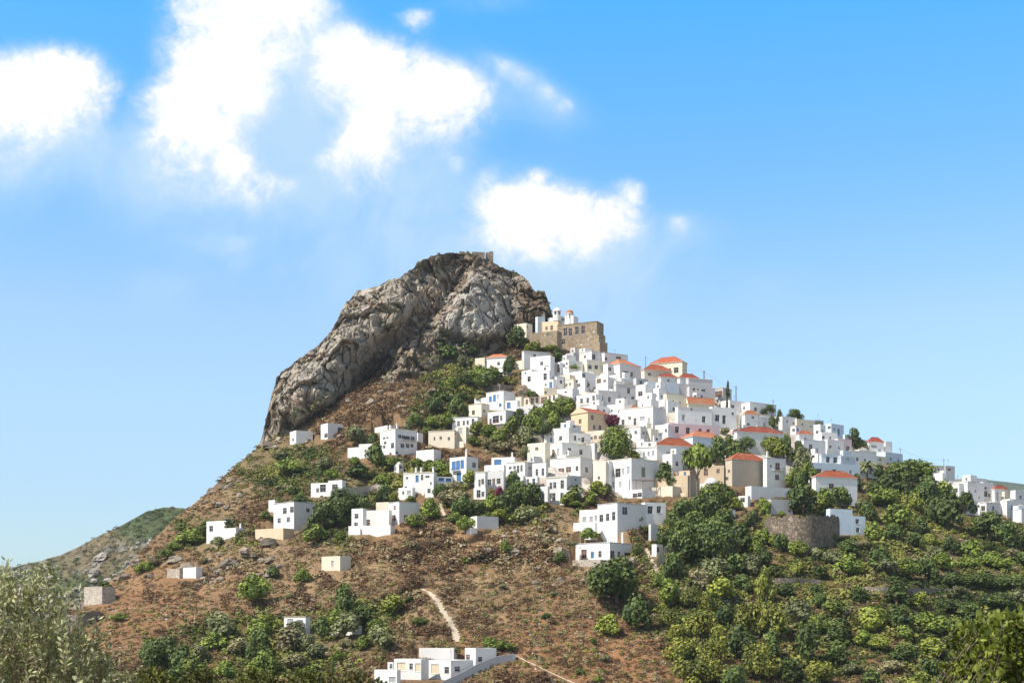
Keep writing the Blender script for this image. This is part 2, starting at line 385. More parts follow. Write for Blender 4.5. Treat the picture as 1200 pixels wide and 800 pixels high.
def build_crag():
    px = np.arange(300, 650.1, 1.0); top = np.interp(px, RT[:, 0], RT[:, 1]); bot = np.interp(px, RB[:, 0], RB[:, 1])
    bot = np.maximum(bot, top+.5)
    # rows of the face share one depth law, so the crag bulges out of the slope
    ks = np.linspace(0, 1, 150); P = np.tile(px, (len(ks), 1)); T = ks[:, None]
    PY = bot+(top-bot)*T
    Yb = depth(px, bot)
    s = F/Yb
    h = (bot-PY)/s
    H = (bot-top)/s
    # depth: steep face leaning back, rounding off at the top
    Y = Yb + h*.30 + 16*sstep(.55, 1.0, T)*np.minimum(1, H/25)
    e = np.clip((px-304)/46, 0, 1); Y = Y + 24*(1-np.sqrt(1-(1-e)**2))
    e = np.clip((650-px)/34, 0, 1); Y = Y + 16*(1-np.sqrt(1-(1-e)**2))
    def rec(pts, amp, sig, asym=1.0):
        d, sd = seg_d(P, PY, pts); sg = np.where(sd > 0, sig, sig*asym); return amp*np.exp(-(d/sg)**2)
    D = 0
    D = D + rec([(536,330),(520,350),(498,372),(470,398),(448,425),(430,446)], 19, 11, 2.2)      # big gully
    D = D + rec([(352,505),(385,484),(415,458),(440,440),(455,425)], 12, 7, 1)                    # undercut of the left buttress
    D = D - rec([(330,480),(380,440),(420,395),(470,350)], 6, 30, 1)                             # belly of the left buttress
    D = D + rec([(340,432),(343,470),(338,500)], 3.5, 4)
    D = D + rec([(336,492),(338,498)], 6, 6)
    D = D - rec([(560,345),(565,385)], 7, 34)                                                   # right buttress
    D = D + rec([(600,402),(620,388),(633,380)], 9, 8)                                          # cave by the chapel
    D = D + rec([(520,395),(560,408),(590,400)], 6, 7)
    D = D + rec([(452,365),(440,380)], 4, 6) + rec([(409,381),(410,384)], 5, 4) + rec([(442,338),(470,350),(492,330)], 2.5, 5)
    D = D - rec([(505,330),(540,322),(585,330)], 3, 8) + rec([(600,335),(592,380)], 3, 8)
    D = D - rec([(486,385),(505,360),(520,338)], 5, 9)
    Y = Y + D*np.minimum(1, H/12)
    Z = (HZ-PY)/F*Y; X = (P-600)/F*Y
    shp = X.shape
    # rock relief in real space
    r1 = ridged(X/26, Y/26, Z/20, 2, 61)-.45; r2 = ridged(X/10+Z/30, Y/11, Z/11, 3, 63)-.45; r3 = ridged(X/3.6, Y/3.6, Z/4.4, 3, 65)-.45
    r4 = fbm(X/1.3, Y/1.3, Z/1.1, 3, 67)
    # strata / joints: stepped ledges leaning like the photo's
    st = Z*.9-X*.55+6*fbm(X/20, Y/20, Z/20, 3, 69); saw = (st/5.5) % 1.0
    saw2 = ((X*.8+Z*.35+4*fbm(X/9, Y/9, Z/14, 3, 71))/4.2) % 1.0
    ck1 = np.exp(-(vnoise(X/9+Z/26, Y/14, Z/24, 101)/.075)**2); ck2 = np.exp(-(vnoise(X/4.2-Z/30, Y/7, Z/11, 103)/.08)**2); ck3 = np.exp(-(vnoise(X/14, Y/14, Z/5+X/22, 105)/.07)**2)
    fade = np.minimum(1, H/8)*sstep(0, .06, T)
    wx, wz = X+2.2*vnoise(X/6, Y/6, Z/6, 111), Z+2.2*vnoise(X/6, Y/6, Z/6, 113)
    f1, e1 = facets(wx/11+wz/40, Y/13, wz/15-wx/50, 201); f2, e2 = facets(wx/4.6, Y/6, wz/6.2, 211); f3, e3 = facets(X/1.9, Y/2.5, Z/2.3, 221)
    disp = 3.6*r1+1.5*r2+.8*r3+.35*r4+.9*(saw-.5)+(4.6*f1+2.6*f2)*(1-.35*np.exp(-(((P-558)/46)**2+((PY-362)/36)**2)))+.9*f3-1.4*np.exp(-(e1/.05)**2)-.9*np.exp(-(e2/.07)**2)-1.2*ck1*(vnoise(X/12, Y/12, Z/12, 107) > .1)
    edge = 1-.75*sstep(.93, 1.0, T)
    Y2 = Y - disp*fade*edge
    X2 = X + .9*vnoise(X/4, Y/4, Z/4, 73)*fade*edge
    Z2 = Z + (.8*r3+.5*r4)*fade*(.4+.6*edge)
    # colours (pale grey faces, tan weathering, brown cap and right flank)
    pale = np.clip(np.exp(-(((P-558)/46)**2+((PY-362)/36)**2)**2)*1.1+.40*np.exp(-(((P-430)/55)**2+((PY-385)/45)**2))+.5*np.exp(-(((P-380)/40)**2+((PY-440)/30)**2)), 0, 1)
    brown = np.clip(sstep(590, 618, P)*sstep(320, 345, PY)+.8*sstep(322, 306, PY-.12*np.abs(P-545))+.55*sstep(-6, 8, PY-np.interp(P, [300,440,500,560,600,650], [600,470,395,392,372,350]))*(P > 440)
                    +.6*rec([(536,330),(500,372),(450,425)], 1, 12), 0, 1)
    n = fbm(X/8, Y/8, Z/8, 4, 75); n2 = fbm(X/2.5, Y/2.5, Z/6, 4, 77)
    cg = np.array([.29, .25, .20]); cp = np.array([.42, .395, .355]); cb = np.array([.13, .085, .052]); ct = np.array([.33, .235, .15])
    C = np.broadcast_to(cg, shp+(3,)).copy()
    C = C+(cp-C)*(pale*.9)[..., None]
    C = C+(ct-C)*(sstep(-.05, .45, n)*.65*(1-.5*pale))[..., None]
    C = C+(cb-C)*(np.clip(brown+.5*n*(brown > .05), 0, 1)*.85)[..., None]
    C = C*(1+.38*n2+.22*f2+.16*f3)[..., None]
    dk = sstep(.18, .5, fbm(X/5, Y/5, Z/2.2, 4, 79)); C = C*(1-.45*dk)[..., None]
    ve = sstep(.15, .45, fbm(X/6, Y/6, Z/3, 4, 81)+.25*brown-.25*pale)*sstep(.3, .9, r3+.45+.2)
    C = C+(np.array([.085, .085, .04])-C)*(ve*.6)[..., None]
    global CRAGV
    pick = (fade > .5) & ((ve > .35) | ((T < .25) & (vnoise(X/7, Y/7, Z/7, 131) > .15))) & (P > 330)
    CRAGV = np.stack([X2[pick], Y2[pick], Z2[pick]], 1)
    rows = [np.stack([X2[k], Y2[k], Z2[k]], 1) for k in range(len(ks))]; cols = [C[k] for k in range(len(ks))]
    tp = rows[-1]
    global CRAGTOP
    CRAGTOP = (px, tp[:, 1])
    for d, dz in [(3, .3), (8, -1.5), (16, -8), (28, -24), (40, -50), (46, -110)]:
        q = tp.copy(); q[:, 1] += d+2*vnoise(q[:, 0]/5, np.full(len(px), d/5.), 0, 83); q[:, 2] += dz+.8*vnoise(q[:, 0]/4, np.full(len(px), d/4.), 0, 85)*(d < 20); rows.append(q); cols.append(C[-1]*.8)
    first = rows[0].copy(); first[:, 2] -= 10; first[:, 1] -= 1.0
    rows = [first]+rows; cols = [C[0]]+cols
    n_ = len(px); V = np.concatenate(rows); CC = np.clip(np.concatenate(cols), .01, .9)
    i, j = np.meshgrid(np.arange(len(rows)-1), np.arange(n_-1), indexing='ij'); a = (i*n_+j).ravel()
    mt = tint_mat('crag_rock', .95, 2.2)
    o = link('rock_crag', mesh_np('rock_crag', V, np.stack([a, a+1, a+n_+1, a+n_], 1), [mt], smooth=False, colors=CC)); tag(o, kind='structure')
build_crag()
# ------------------------------------------------------------------ houses
WCACHE = {}
WCOL = {'dark': ('glass', 'framew'), 'blue': ('glassblue', 'glassblue'), 'brown': ('glassbrown', 'framew'), 'grey': ('glassgrey', 'framew'),
        'green': ('glassgreen', 'framew'), 'red': ('glassred', 'framew'), 'cream': ('glasscream', 'framew')}
def window_mesh(w, h, col):
    key = (round(w/.12), round(h/.12), col)
    if key in WCACHE: return WCACHE[key], key[0]*.12, key[1]*.12
    w, h = key[0]*.12, key[1]*.12; b = MB(); gm, fm = WCOL[col]; f = .055
    y = .16; pn = MB()
    pn.quad((-w/2, y, 0), (w/2, y, 0), (w/2, y, h), (-w/2, y, h), 0)
    for x0, x1, z0, z1 in ((-w/2, -w/2+f, 0, h), (w/2-f, w/2, 0, h), (-w/2+f, w/2-f, 0, f), (-w/2+f, w/2-f, h-f, h)):
        b.box(x0, y-.05, z0, x1, y-.004, z1, 1)
    if col in ('dark', 'brown') and w > .7:
        b.box(-.022, y-.045, f, .022, y-.006, h-f, 1)
        if h > 1.0: b.box(-w/2+f, y-.04, h*.62, w/2-f, y-.008, h*.62+.05, 1)
    elif col != 'dark':
        pn.box(-.02, y-.03, f, .02, y-.004, h-f, 0)
        for k in range(1, 5): pn.box(-w/2+f, y-.02, h*k/5, w/2-f, y-.004, h*k/5+.03, 0)
    b.box(-w/2-.08, -.06, -.09, w/2+.08, .02, -.003, 1)      # sill
    both = MB(); both.v = b.v+pn.v; both.f = b.f+[[i+len(b.v) for i in f_] for f_ in pn.f]; both.m = [1]*len(b.f)+[0]*len(pn.f)
    me = (b.mesh('window', [M[gm], M[fm]]), pn.mesh('pane', [M[gm]]), both.mesh('window', [M[gm], M[fm]])); WCACHE[key] = me
    return me, w, h
def face_holes(b, o, u, width, z0, z1, holes, depth=.2):
    """wall in the plane through o along unit u (outward normal n = u x z), with rectangular holes [u0,u1,v0,v1] and their reveals"""
    n = Vector((u[1], -u[0], 0)); u = Vector((u[0], u[1], 0)); o = Vector(o)
    us = sorted({0.0, width, *[h[0] for h in holes], *[h[1] for h in holes]}); vs = sorted({z0, z1, *[h[2] for h in holes], *[h[3] for h in holes]})
    P = lambda a, z, d=0: tuple(o+u*a-n*d+Vector((0, 0, z)))
    for i in range(len(us)-1):
        for j in range(len(vs)-1):
            cu, cv = (us[i]+us[i+1])/2, (vs[j]+vs[j+1])/2
            if any(h[0] < cu < h[1] and h[2] < cv < h[3] for h in holes): continue
            b.quad(P(us[i], vs[j]), P(us[i+1], vs[j]), P(us[i+1], vs[j+1]), P(us[i], vs[j+1]))
    for h in holes:
        a0, a1, v0, v1 = h
        for p, q in (((a0, v0), (a0, v1)), ((a1, v1), (a1, v0)), ((a0, v1), (a1, v1)), ((a1, v0), (a0, v0))):
            b.quad(P(*p), P(*q), P(*q, depth), P(*p, depth))
Z = {}
def zone(name, x0, y0, k): Z[name] = (x0, y0, k)
a = .11246; e = .1875
for nm, x0, y0, k in [('A1',600,405,a),('A2',600,480,a),('A3',700,405,a),('A4',700,480,a),('A5',800,420,a),('A6',800,495,a),('A7',900,465,a),('A8',500,430,a),
    ('B1',540,520,a),('B2',640,540,a),('A9',1000,500,a),('A10',1080,520,a),('E',400,490,a),('B6',460,540,a),('FT',600,350,a),('BT',420,730,.15),
    ('Q2',500,400,e),('C',640,520,e),('D',820,520,e),('F1',300,480,e),('B',460,500,e),('L6',0,580,.275),('L7',200,580,.275),('PX',0,0,1.0),('R1',900,580,.275),('V1',660,620,.25)]: zone(nm, x0, y0, k)
HOUSES = []
RNG = random.Random(11)
def roof_hip(b, x0, y0, x1, y1, z, h, ov=.3, mi=0, th=.12, gable=False):
    x0 -= ov; x1 += ov; y0 -= ov; y1 += ov; w, d = x1-x0, y1-y0
    for zz, m in ((z, 1),):
        b.quad((x0, y0, zz), (x0, y1, zz), (x1, y1, zz), (x1, y0, zz), 1)
        for p, q in (((x0, y0), (x1, y0)), ((x1, y0), (x1, y1)), ((x1, y1), (x0, y1)), ((x0, y1), (x0, y0))):
            b.quad((*p, zz), (*q, zz), (*q, zz+th), (*p, zz+th), 1)
    z += th; k = 0 if gable else min(.47*max(w, d), max(.42*min(w, d), .30*max(w, d)))
    if w >= d:
        r0, r1 = (x0+k, (y0+y1)/2, z+h), (x1-k, (y0+y1)/2, z+h)
        b.quad((x0, y0, z), (x1, y0, z), r1, r0, mi); b.quad((x1, y1, z), (x0, y1, z), r0, r1, mi)
        b.poly([(x1, y0, z), (x1, y1, z), r1], 1 if gable else mi); b.poly([(x0, y1, z), (x0, y0, z), r0], 1 if gable else mi)
    else:
        r0, r1 = ((x0+x1)/2, y0+k, z+h), ((x0+x1)/2, y1-k, z+h)
        b.quad((x1, y0, z), (x1, y1, z), r1, r0, mi); b.quad((x0, y1, z), (x0, y0, z), r0, r1, mi)
        b.poly([(x0, y0, z), (x1, y0, z), r0], 1 if gable else mi); b.poly([(x1, y1, z), (x0, y1, z), r1], 1 if gable else mi)
    # ridge and hip caps
    b.bar(r0, r1, .09, 5, m=mi)
    if not gable:
        for c in ((x0, y0), (x1, y0), (x0, y1), (x1, y1)):
            r = min((r0, r1), key=lambda r: (r[0]-c[0])**2+(r[1]-c[1])**2); b.bar((*c, z), r, .07, 5, m=mi)
def house(zn, xl, xc, xr, yt, yb, win=(), col='white', roof=None, top=None, ch=(), bal=(), name='house', L=None, cat='house', dy=0.0, slab=None, tile='tile', maxd=9.0, look=None, group='houses of the hillside village', parapet=.35, gtop=None):
    x0, y0, k = Z[zn]; X = lambda v: x0+v*k; Yp = lambda v: y0+v*k
    pl, pc, pr, pt, pb = X(xl), X(xc), X(xr), Yp(yt), Yp(yb)
    gx, Y, gz = at(pc, pb); Y += dy
    s = F/Y; cx = (pc-600)/F*Y; wl = (pc-pl)/s; wr = (pr-pc)/s
    if wl < .14*wr: A = R(68)
    elif wr < .14*wl: A = R(17)
    else: A = min(max(math.atan(math.sqrt(wr/wl)), R(27)), R(60))
    ca, sa = math.cos(A), math.sin(A)
    ul, ur = (pl-600)/F, (pr-600)/F
    Lw = (cx-ul*Y)/(ca+ul*sa); Wd = (ur*Y-cx)/(sa-ur*ca)
    hidL = wl < .14*wr; hidR = wr < .14*wl
    Lw = max(Lw, 2.2 if hidL else 1.0); Wd = max(Wd, 2.6 if hidR else 1.0)
    H = (HZ-pt)/F*Y - (HZ-pb)/F*Y; zb = (HZ-pb)/F*Y
    base = -min(4.5, 1.5+.4*max(Lw*sa, Wd*ca)); s = F/Y
    root = bpy.data.objects.new(name, None); COL.objects.link(root); root.location = (cx, Y, zb); root.rotation_euler = (0, 0, -A); root.empty_display_size = 1
    # windows -> faces   (local: X along the left face, corner at 0; Y into the hill along the right face)
    hl, hr, wobj = [], [], []
    for w in win:
        px, py = w[0], w[1]; ww = (w[2] if len(w) > 2 and not isinstance(w[2], str) else 27)*k/s; hh = (w[3] if len(w) > 3 and not isinstance(w[3], str) else (w[2]*1.25 if len(w) > 2 and not isinstance(w[2], str) else 34))*k/s
        c = w[-1] if isinstance(w[-1], str) else 'dark'
        v = (HZ-Yp(py))/F*Y-zb
        if px < xc: left = True; t = (xc-px)/max(1e-6, xc-xl)*Lw; uc = Lw-t; wid = Lw; ww /= ca
        else: left = False; uc = (px-xc)/max(1e-6, xr-xc)*Wd; wid = Wd; ww /= sa
        ww = min(max(ww*1.12, .6), 3.6); hh = min(max(hh*1.1, .75), 3.3)
        me, ww, hh = window_mesh(ww, hh, c)
        z0 = max(.12, v-hh/2); uc = min(max(uc, ww/2+.15), wid-ww/2-.15)
        r = [uc-ww/2, uc+ww/2, z0, z0+hh]; lst = hl if left else hr
        if r[0] < .1 or r[1] > wid-.1 or r[3] > H-.1: continue
        if any(r[0] < q[1]+.05 and r[1] > q[0]-.05 and r[2] < q[3]+.05 and r[3] > q[2]-.05 for q in lst): continue
        lst.append(r); wobj.append((me, left, uc, z0, hh, c))
    mat = M[col]; b = MB()
    face_holes(b, (-Lw, 0, 0), (1, 0), Lw, base, H, hl)
    face_holes(b, (0, 0, 0), (0, 1), Wd, base, H, hr)
    face_holes(b, (0, Wd, 0), (-1, 0), Lw, base, H, [])
    face_holes(b, (-Lw, Wd, 0), (0, -1), Wd, base, H, [])
    th = .22
    flat = roof in (None, 'dome')
    if flat:
        for (p, q, r, t_) in (((-Lw, 0), (0, 0), (-th, th), (-Lw+th, th)), ((0, 0), (0, Wd), (-th, Wd-th), (-th, th)), ((0, Wd), (-Lw, Wd), (-Lw+th, Wd-th), (-th, Wd-th)), ((-Lw, Wd), (-Lw, 0), (-Lw+th, th), (-Lw+th, Wd-th))):
            b.quad((*p, H), (*q, H), (*r, H), (*t_, H))
            b.quad((*r, H), (*r, H-parapet), (*t_, H-parapet), (*t_, H))
    if gtop is not None:   # stepped / pointed gable parapet over the left face
        gh = (HZ-Yp(gtop))/F*Y-zb-H
        b.poly([(-Lw*.8, -.004, H), (-Lw*.2, -.004, H), (-Lw*.5, -.004, H+gh)]); b.poly([(-Lw*.8, .25, H), (-Lw*.5, .25, H+gh), (-Lw*.2, .25, H)])
        b.quad((-Lw*.8, -.004, H), (-Lw*.5, -.004, H+gh), (-Lw*.5, .25, H+gh), (-Lw*.8, .25, H)); b.quad((-Lw*.5, -.004, H+gh), (-Lw*.2, -.004, H), (-Lw*.2, .25, H), (-Lw*.5, .25, H+gh))
    link('wall', b.mesh('wall', [mat]), root)
    rb = MB(); roofo = None
    if flat:
        rb.box(-Lw+th+.003, th+.003, H-parapet-.15, -th-.003, Wd-th-.003, H-parapet+.004)
        if slab:      # thin cornice
            for x_0, y_0, x_1, y_1 in ((-Lw-.14, -.14, .14, -.004), (.004, -.004, .14, Wd+.1), (-Lw-.14, -.004, -Lw-.004, Wd+.1)): rb.box(x_0, y_0, H-.16, x_1, y_1, H+.03)
        roofo = link('roof', rb.mesh('roof', [M[slab or 'roofslab']]), root)
        if roof == 'dome':
            db = MB(); r = min(Lw, Wd)*.42; hh = (HZ-Yp(top))/F*Y-zb-H; db.lathe([(r, H-.3)]+[(r*math.cos(i*.157), H+.02+hh*math.sin(i*.157)) for i in range(10)]+[(.001, H+hh+.02)], -Lw/2, Wd/2, 18)
            link('dome', db.mesh('dome', [mat], True), root)
    else:
        hh = (HZ-Yp(top))/F*(Y+(Lw*sa+Wd*ca)/2)-zb-H-.12
        roof_hip(rb, -Lw, 0, 0, Wd, H+.003, min(max(.5, hh), 3.6), gable=(roof == 'gable'))
        roofo = link('roof', rb.mesh('roof', [M[tile], mat]), root)
    nwin = ndoor = 0
    for me, left, uc, z0, hh, c in wobj:
        door = hh >= 2.0
        o = link('door' if door else 'window', me[0], root); link('panel' if door else 'pane', me[1], o)
        if left: o.location = (-Lw+uc, 0, z0)
        else: o.location = (0, uc, z0); o.rotation_euler = (0, 0, R(90))
        if door: ndoor += 1
        else: nwin += 1
    for cxp in ch:
        chh = None
        if isinstance(cxp, tuple): cxp, chh = cxp
        t = (xc-cxp)/max(1e-6, xc-xl)*Lw if cxp < xc else 0; xx = -t if cxp < xc else -.5
        yy = .7 if cxp < xc else (cxp-xc)/max(1e-6, xr-xc)*Wd
        xx = min(max(xx, -Lw+.5), -.45); yy = min(max(yy, .6), Wd-.45); hh = chh or RNG.uniform(1.1, 1.7)
        cb = MB(); cb.box(xx-.28, yy-.28, H-.5, xx+.28, yy+.28, H+hh); cb.box(xx-.36, yy-.36, H+hh+.003, xx+.36, yy+.36, H+hh+.14); cb.box(xx-.2, yy-.2, H+hh+.143, xx+.2, yy+.2, H+hh+.4)
        link('chimney', cb.mesh('chimney', [mat]), roofo)
    for bl in bal:
        bx0, bx1, by = bl[:3]; bm = M[bl[3]] if len(bl) > 3 else M['metal']; left = (bx0+bx1)/2 < xc; zz = (HZ-Yp(by))/F*Y-zb
        if left: u0, u1 = -(xc-bx0)/(xc-xl)*Lw, -(xc-bx1)/(xc-xl)*Lw
        else: u0, u1 = (bx0-xc)/(xr-xc)*Wd, (bx1-xc)/(xr-xc)*Wd
        bb = MB(); d = 1.0
        bb.box(u0, -d, zz-.12, u1, -.003, zz, 0); rl = MB()
        for z_ in (.5, .95): rl.box(u0, -d, zz+z_-.04, u1, -d+.05, zz+z_, 0)
        n = max(2, int((u1-u0)/.35))
        for i in range(n+1): xx = u0+(u1-u0-.05)*i/n; rl.box(xx, -d+.004, zz+.003, xx+.05, -d+.046, zz+.92, 0)
        o = link('balcony', bb.mesh('balcony', [mat]), root); link('railing', rl.mesh('railing', [bm]), o)
        if not left: o.rotation_euler = (0, 0, R(90))
    HOUSES.append(dict(o=root, px=(pl+pr)/2, py=(pt+pb)/2, area=(pr-pl)*(pb-pt), wpx=[(X(w[0]), Yp(w[1])) for w in win], w=pr-pl, h=pb-pt, col=col, roof=roof, tile=tile, nwin=nwin, ndoor=ndoor, nch=len(ch), nbal=len(bal), Lab=L, L=Lw, W=Wd, A=A, cx=cx, cy=Y, zb=zb, H=H, cat=cat, group=group, look=look))
    return root

h = house
# --- upper village below the fortress
h('A1',116,124,400,50,240,[(235,100)],slab='beige',L='tall plain white house right under the fortress garden wall with one tiny window')
h('A1',190,400,445,100,330,[(310,175),(362,230,32,48)])
h('A1',38,110,190,150,235,col='cream',L='low cream terrace with rounded corner left of the tall white houses below the cave')
h('A1',100,205,340,245,400,[(178,340,30,50),(140,270,15,18),(300,330,24,30)])
h('A1',205,390,440,255,430,[(345,318,30,66)])
h('A1',425,500,535,170,310,[(482,232,24,84,'brown')])
h('A1',500,590,740,145,262,[(540,195,22,30),(570,180,18,26),(660,200)])
h('A1',560,640,700,70,160,[(600,110)],col='grey')
h('A1',495,730,880,262,400,[(680,360,22,24),(745,303,32,36)])
h('A1',690,830,1000,50,170,[(853,112,32,50),(760,100,16,22)],slab='grey')
h('A1',740,780,965,142,262,[(812,218,32,38),(878,212,32,38)],col='cream')
h('A1',950,1000,1090,185,310,[(1008,238,30,32)],slab='cream')
h('A1',440,640,760,345,450,[(568,400,20,26,'brown'),(605,395,20,26,'brown')],slab='tan',col='cream')
h('A1',310,430,460,350,460,[(405,405,28,54,'blue'),(350,400,18,20)])
h('A1',640,760,800,335,475,[(678,360,20,22),(695,405,26,28)])
h('A1',872,1000,1080,320,480,[(905,355,38,44,'brown'),(965,362,22,24,'brown')],gtop=272)
h('A1',470,630,700,440,520,[(560,480,24,24)])
h('A1',112,475,640,500,600,[(155,550,24,46,'brown'),(210,548,28,58,'brown'),(262,545,24,52,'brown'),(335,550,60,62,'brown'),(393,540,22,52),(437,540,22,52),(522,535,34,36,'brown')],col='cream',slab='tan',L='long low cream house with a row of brown doors below the tall white houses')
h('A1',50,345,460,605,700,[(400,640,20,26)],col='grey',name='terrace_wall',cat='wall',L='grey plastered terrace wall with planting on top under the long cream house',group='walls and terraces of the village')
h('A1',320,335,470,435,520,[(345,485,22,22)],col='cream')
h('A1',672,875,940,500,660,[(725,560,22,44),(790,560,22,48),(850,550,22,60)],bal=[(710,865,605,'wood')],L='white house with a brown wooden balcony above the peach gabled house')
h('A1',890,900,1110,460,620,[(935,548,28,46),(1017,552,28,50)],col='grey')
h('A1',690,880,1010,612,720,[(850,672,22,26),(897,672,20,32),(960,660,24,24),(745,665,18,26)])
h('A2',615,790,1000,25,215,[(710,108,24,44,'brown'),(837,72,26,46,'brown'),(857,172,24,42),(917,168,30,46)],col='peach',roof='gable',top=-10,tile='tilered',L='peach gabled house with a brown shuttered window in the middle of the village')
h('A2',335,590,640,185,370,[(407,243,16,18),(407,300,20,44),(507,290,28,42)])
h('A2',500,600,720,150,260,[(650,168,20,22),(550,200,18,26)],slab='cream')
h('A2',595,602,820,238,350,[(658,290,24,46),(740,305,30,46),(700,300,16,20)],bal=[(690,800,335)])
h('A2',340,522,870,340,500,[(383,440,22,72,'brown'),(430,437,22,72,'brown'),(478,433,22,72,'grey'),(600,435,30,84,'brown'),(718,422,32,50,'brown')],slab='cream',L='large house with bright left wall of three tall windows left of the big green tree')
h('A2',160,345,400,340,510,[(258,400,30,34,'brown')],col='cream')
h('A2',790,960,1010,212,335,[(870,280,28,32,'brown'),(918,285,28,28,'brown'),(830,285,20,26)],col='cream',bal=[(815,935,330,'wood')])
h('A2',820,860,890,345,480,[],col='white')
h('A2',355,712,840,490,700,[(450,622,30,30),(515,622,54,50,'brown'),(590,614,46,52,'brown'),(677,608,26,46),(777,610,28,48)],slab='cream',L='wide white house with five dark openings in a row, above the red washing')
h('A2',450,560,700,470,540,[(575,515,22,26)],col='white')
# --- ridge with the red hip roofs
h('A3',-20,75,310,68,180,[(78,132,24,30),(220,106,50,22,'brown')],slab='grey')
h('A3',70,235,450,185,335,[(118,238,28,30),(298,277,54,46),(358,277,24,46),(180,290,18,22)],roof='hip',top=148,tile='tileorange')
h('A3',200,250,400,335,410,[(290,362,42,44,'red'),(357,362,40,44,'red')],bal=[(265,390,385)])
h('A3',545,885,935,165,335,[(822,248,40,52),(742,240,46,30),(640,235,30,40)],col='cream',roof='hip',top=118,L='big cream hall with wide red hip roof topping the village ridge')
h('A3',455,490,775,248,335,[(545,292,30,24),(660,292,24,20)],col='cream',roof='hip',top=203,dy=-5,L='low cream house with red hip roof tucked against the front of the ridge hall')
h('A3',640,660,830,325,385,[(740,355,20,20)],roof='hip',top=288,tile='tilered',dy=-4,L='small white shed with dark red roof below the ridge hall')
h('A3',835,860,1060,332,420,[(960,375,22,22)],roof='hip',top=292,tile='tilered',L='long white outhouse with dark red roof at the right end of the ridge hall')
h('A3',375,405,530,335,470,[(455,375,26,32)],col='grey')
h('A3',490,520,850,372,530,[(545,455,18,24)],col='blue',L='wide pale bluish blank wall house below the two small dark red roofs')
h('A3',640,655,960,378,520,[(700,440,18,20)],col='grey')
h('A3',930,950,1200,335,520,[(1030,447,46,24),(1100,450,22,26)],col='grey',slab='cream')
h('A3',400,500,580,400,560,[(448,492,38,46)])
h('A3',550,640,720,440,570,[(605,515,22,30),(575,520,14,20),(670,520,20,28)])
h('A3',690,720,920,495,640,[(790,575,20,22),(860,580,16,20)],slab='tan',col='cream')
h('A3',640,700,760,560,680,[(660,640,14,16)])
h('A3',185,195,400,395,615,[(327,460,28,54),(220,525,18,24),(290,540,20,24),(372,530,32,28)],col='grey',slab='cream')
h('A3',-10,180,220,395,480,[(28,443,22,20),(138,440,32,28)])
h('A3',100,280,350,602,720,[(150,665,18,24),(225,680,20,26)])
h('A3',340,355,450,655,760,[(395,700,20,24)],roof='hip',top=622,tile='tileorange',L='tiny white house with orange tiled roof above the bougainvillea')
h('A3',420,560,640,555,700,[(515,640,20,24),(470,610,14,18)])
h('A3',520,735,860,565,690,[(800,645,32,34),(655,640,14,14)])
h('A4',225,580,715,-40,200,[(268,112,26,66),(337,65,22,26),(393,108,22,66),(470,80,42,36,'grey'),(540,110,20,50,'grey')],bal=[(200,445,165,'wood')],slab='cream',L='big white house with long brown wooden balcony between the bougainvillea and the pink house')
h('A4',440,560,640,195,330,[(498,240,30,30),(470,190,20,20)],col='cream')
h('A4',600,738,790,150,340,[(665,250,26,32,'grey'),(715,215,18,30)])
h('A4',690,745,1275,135,300,[(830,203,38,62),(943,205,38,62),(1070,205,34,52,'red'),(1155,205,34,52,'red')],col='pink',L='long pink house with two dark windows and two red shutters beneath the gabled white house')
h('A5',-65,-50,305,500,690,[(8,610,32,56,'grey'),(220,615,34,60),(92,518,20,22)],slab='cream',L='broad white house with grey and dark windows directly behind the pink house')
h('A5',30,60,330,468,520,[],col='cream',roof='gable',top=408,tile='tileorange')
h('A5',-90,-60,70,395,500,[(-5,480,34,36),(40,437,34,44)],col='white')
h('A5',290,305,560,500,720,[(362,615,42,62),(432,628,36,84),(522,560,24,26,'brown')],L='white house with one wide and one tall dark window right of the gabled white house')
h('A5',50,70,340,290,425,[(120,316,26,22),(160,316,18,20),(215,320,44,20)],col='grey')
h('A5',300,420,510,300,430,[(375,365,90,56,'brown'),(390,315,50,30)],col='grey',slab='tan',L='grey house with open shaded terrace under the ridge beside the second pole')
h('A5',400,490,640,430,530,[(522,497,36,38,'brown')])
h('A5',560,700,975,450,580,[(760,520,30,36),(640,505,18,24)],slab='tan')
h('A5',620,650,790,578,720,[(685,680,26,22),(732,605,26,20)],roof='hip',top=540,tile='tileorange',L='small white house with orange roof below the pale ridge house with tiled edge')
h('A5',640,800,960,592,730,[(850,680,16,40),(900,640,18,22)],dy=2)
h('A5',545,565,1055,760,1000,[(620,860,20,24),(900,890,22,26)],roof='hip',top=712,tile='tilered',L='long white house with low red tiled strip roof above the yellow green bush')
h('A6',-30,105,440,145,300,[(205,228,44,24),(330,235,26,30)],col='blue',roof='hip',top=94,tile='tileorange',L='low house with bright orange hip roof directly in front of the pink house')
h('A4',352,620,640,385,520,[(395,465,12,30,'grey'),(488,455,16,38,'grey'),(535,455,18,42,'grey'),(582,450,18,46,'grey')],slab='cream')
h('A4',600,622,1010,368,520,[(737,447,34,34,'grey'),(860,450,24,30)],roof='hip',top=295,L='white house with wide red hip roof right of the big bright tree')
h('A4',680,780,890,455,640,[(830,555,30,44),(730,540,18,26)])
h('A4',120,355,640,500,850,[(165,640,22,62,'grey'),(215,640,46,84),(268,632,22,62,'grey'),(322,625,26,70,'grey'),(480,635,42,96,'green'),(165,760,20,60,'grey'),(240,765,24,60,'grey')],slab='cream',L='big white house with grey shutters and one pale green shutter on its shaded side')
h('A4',-10,120,200,530,760,[(60,690,24,30),(30,620,20,26)])
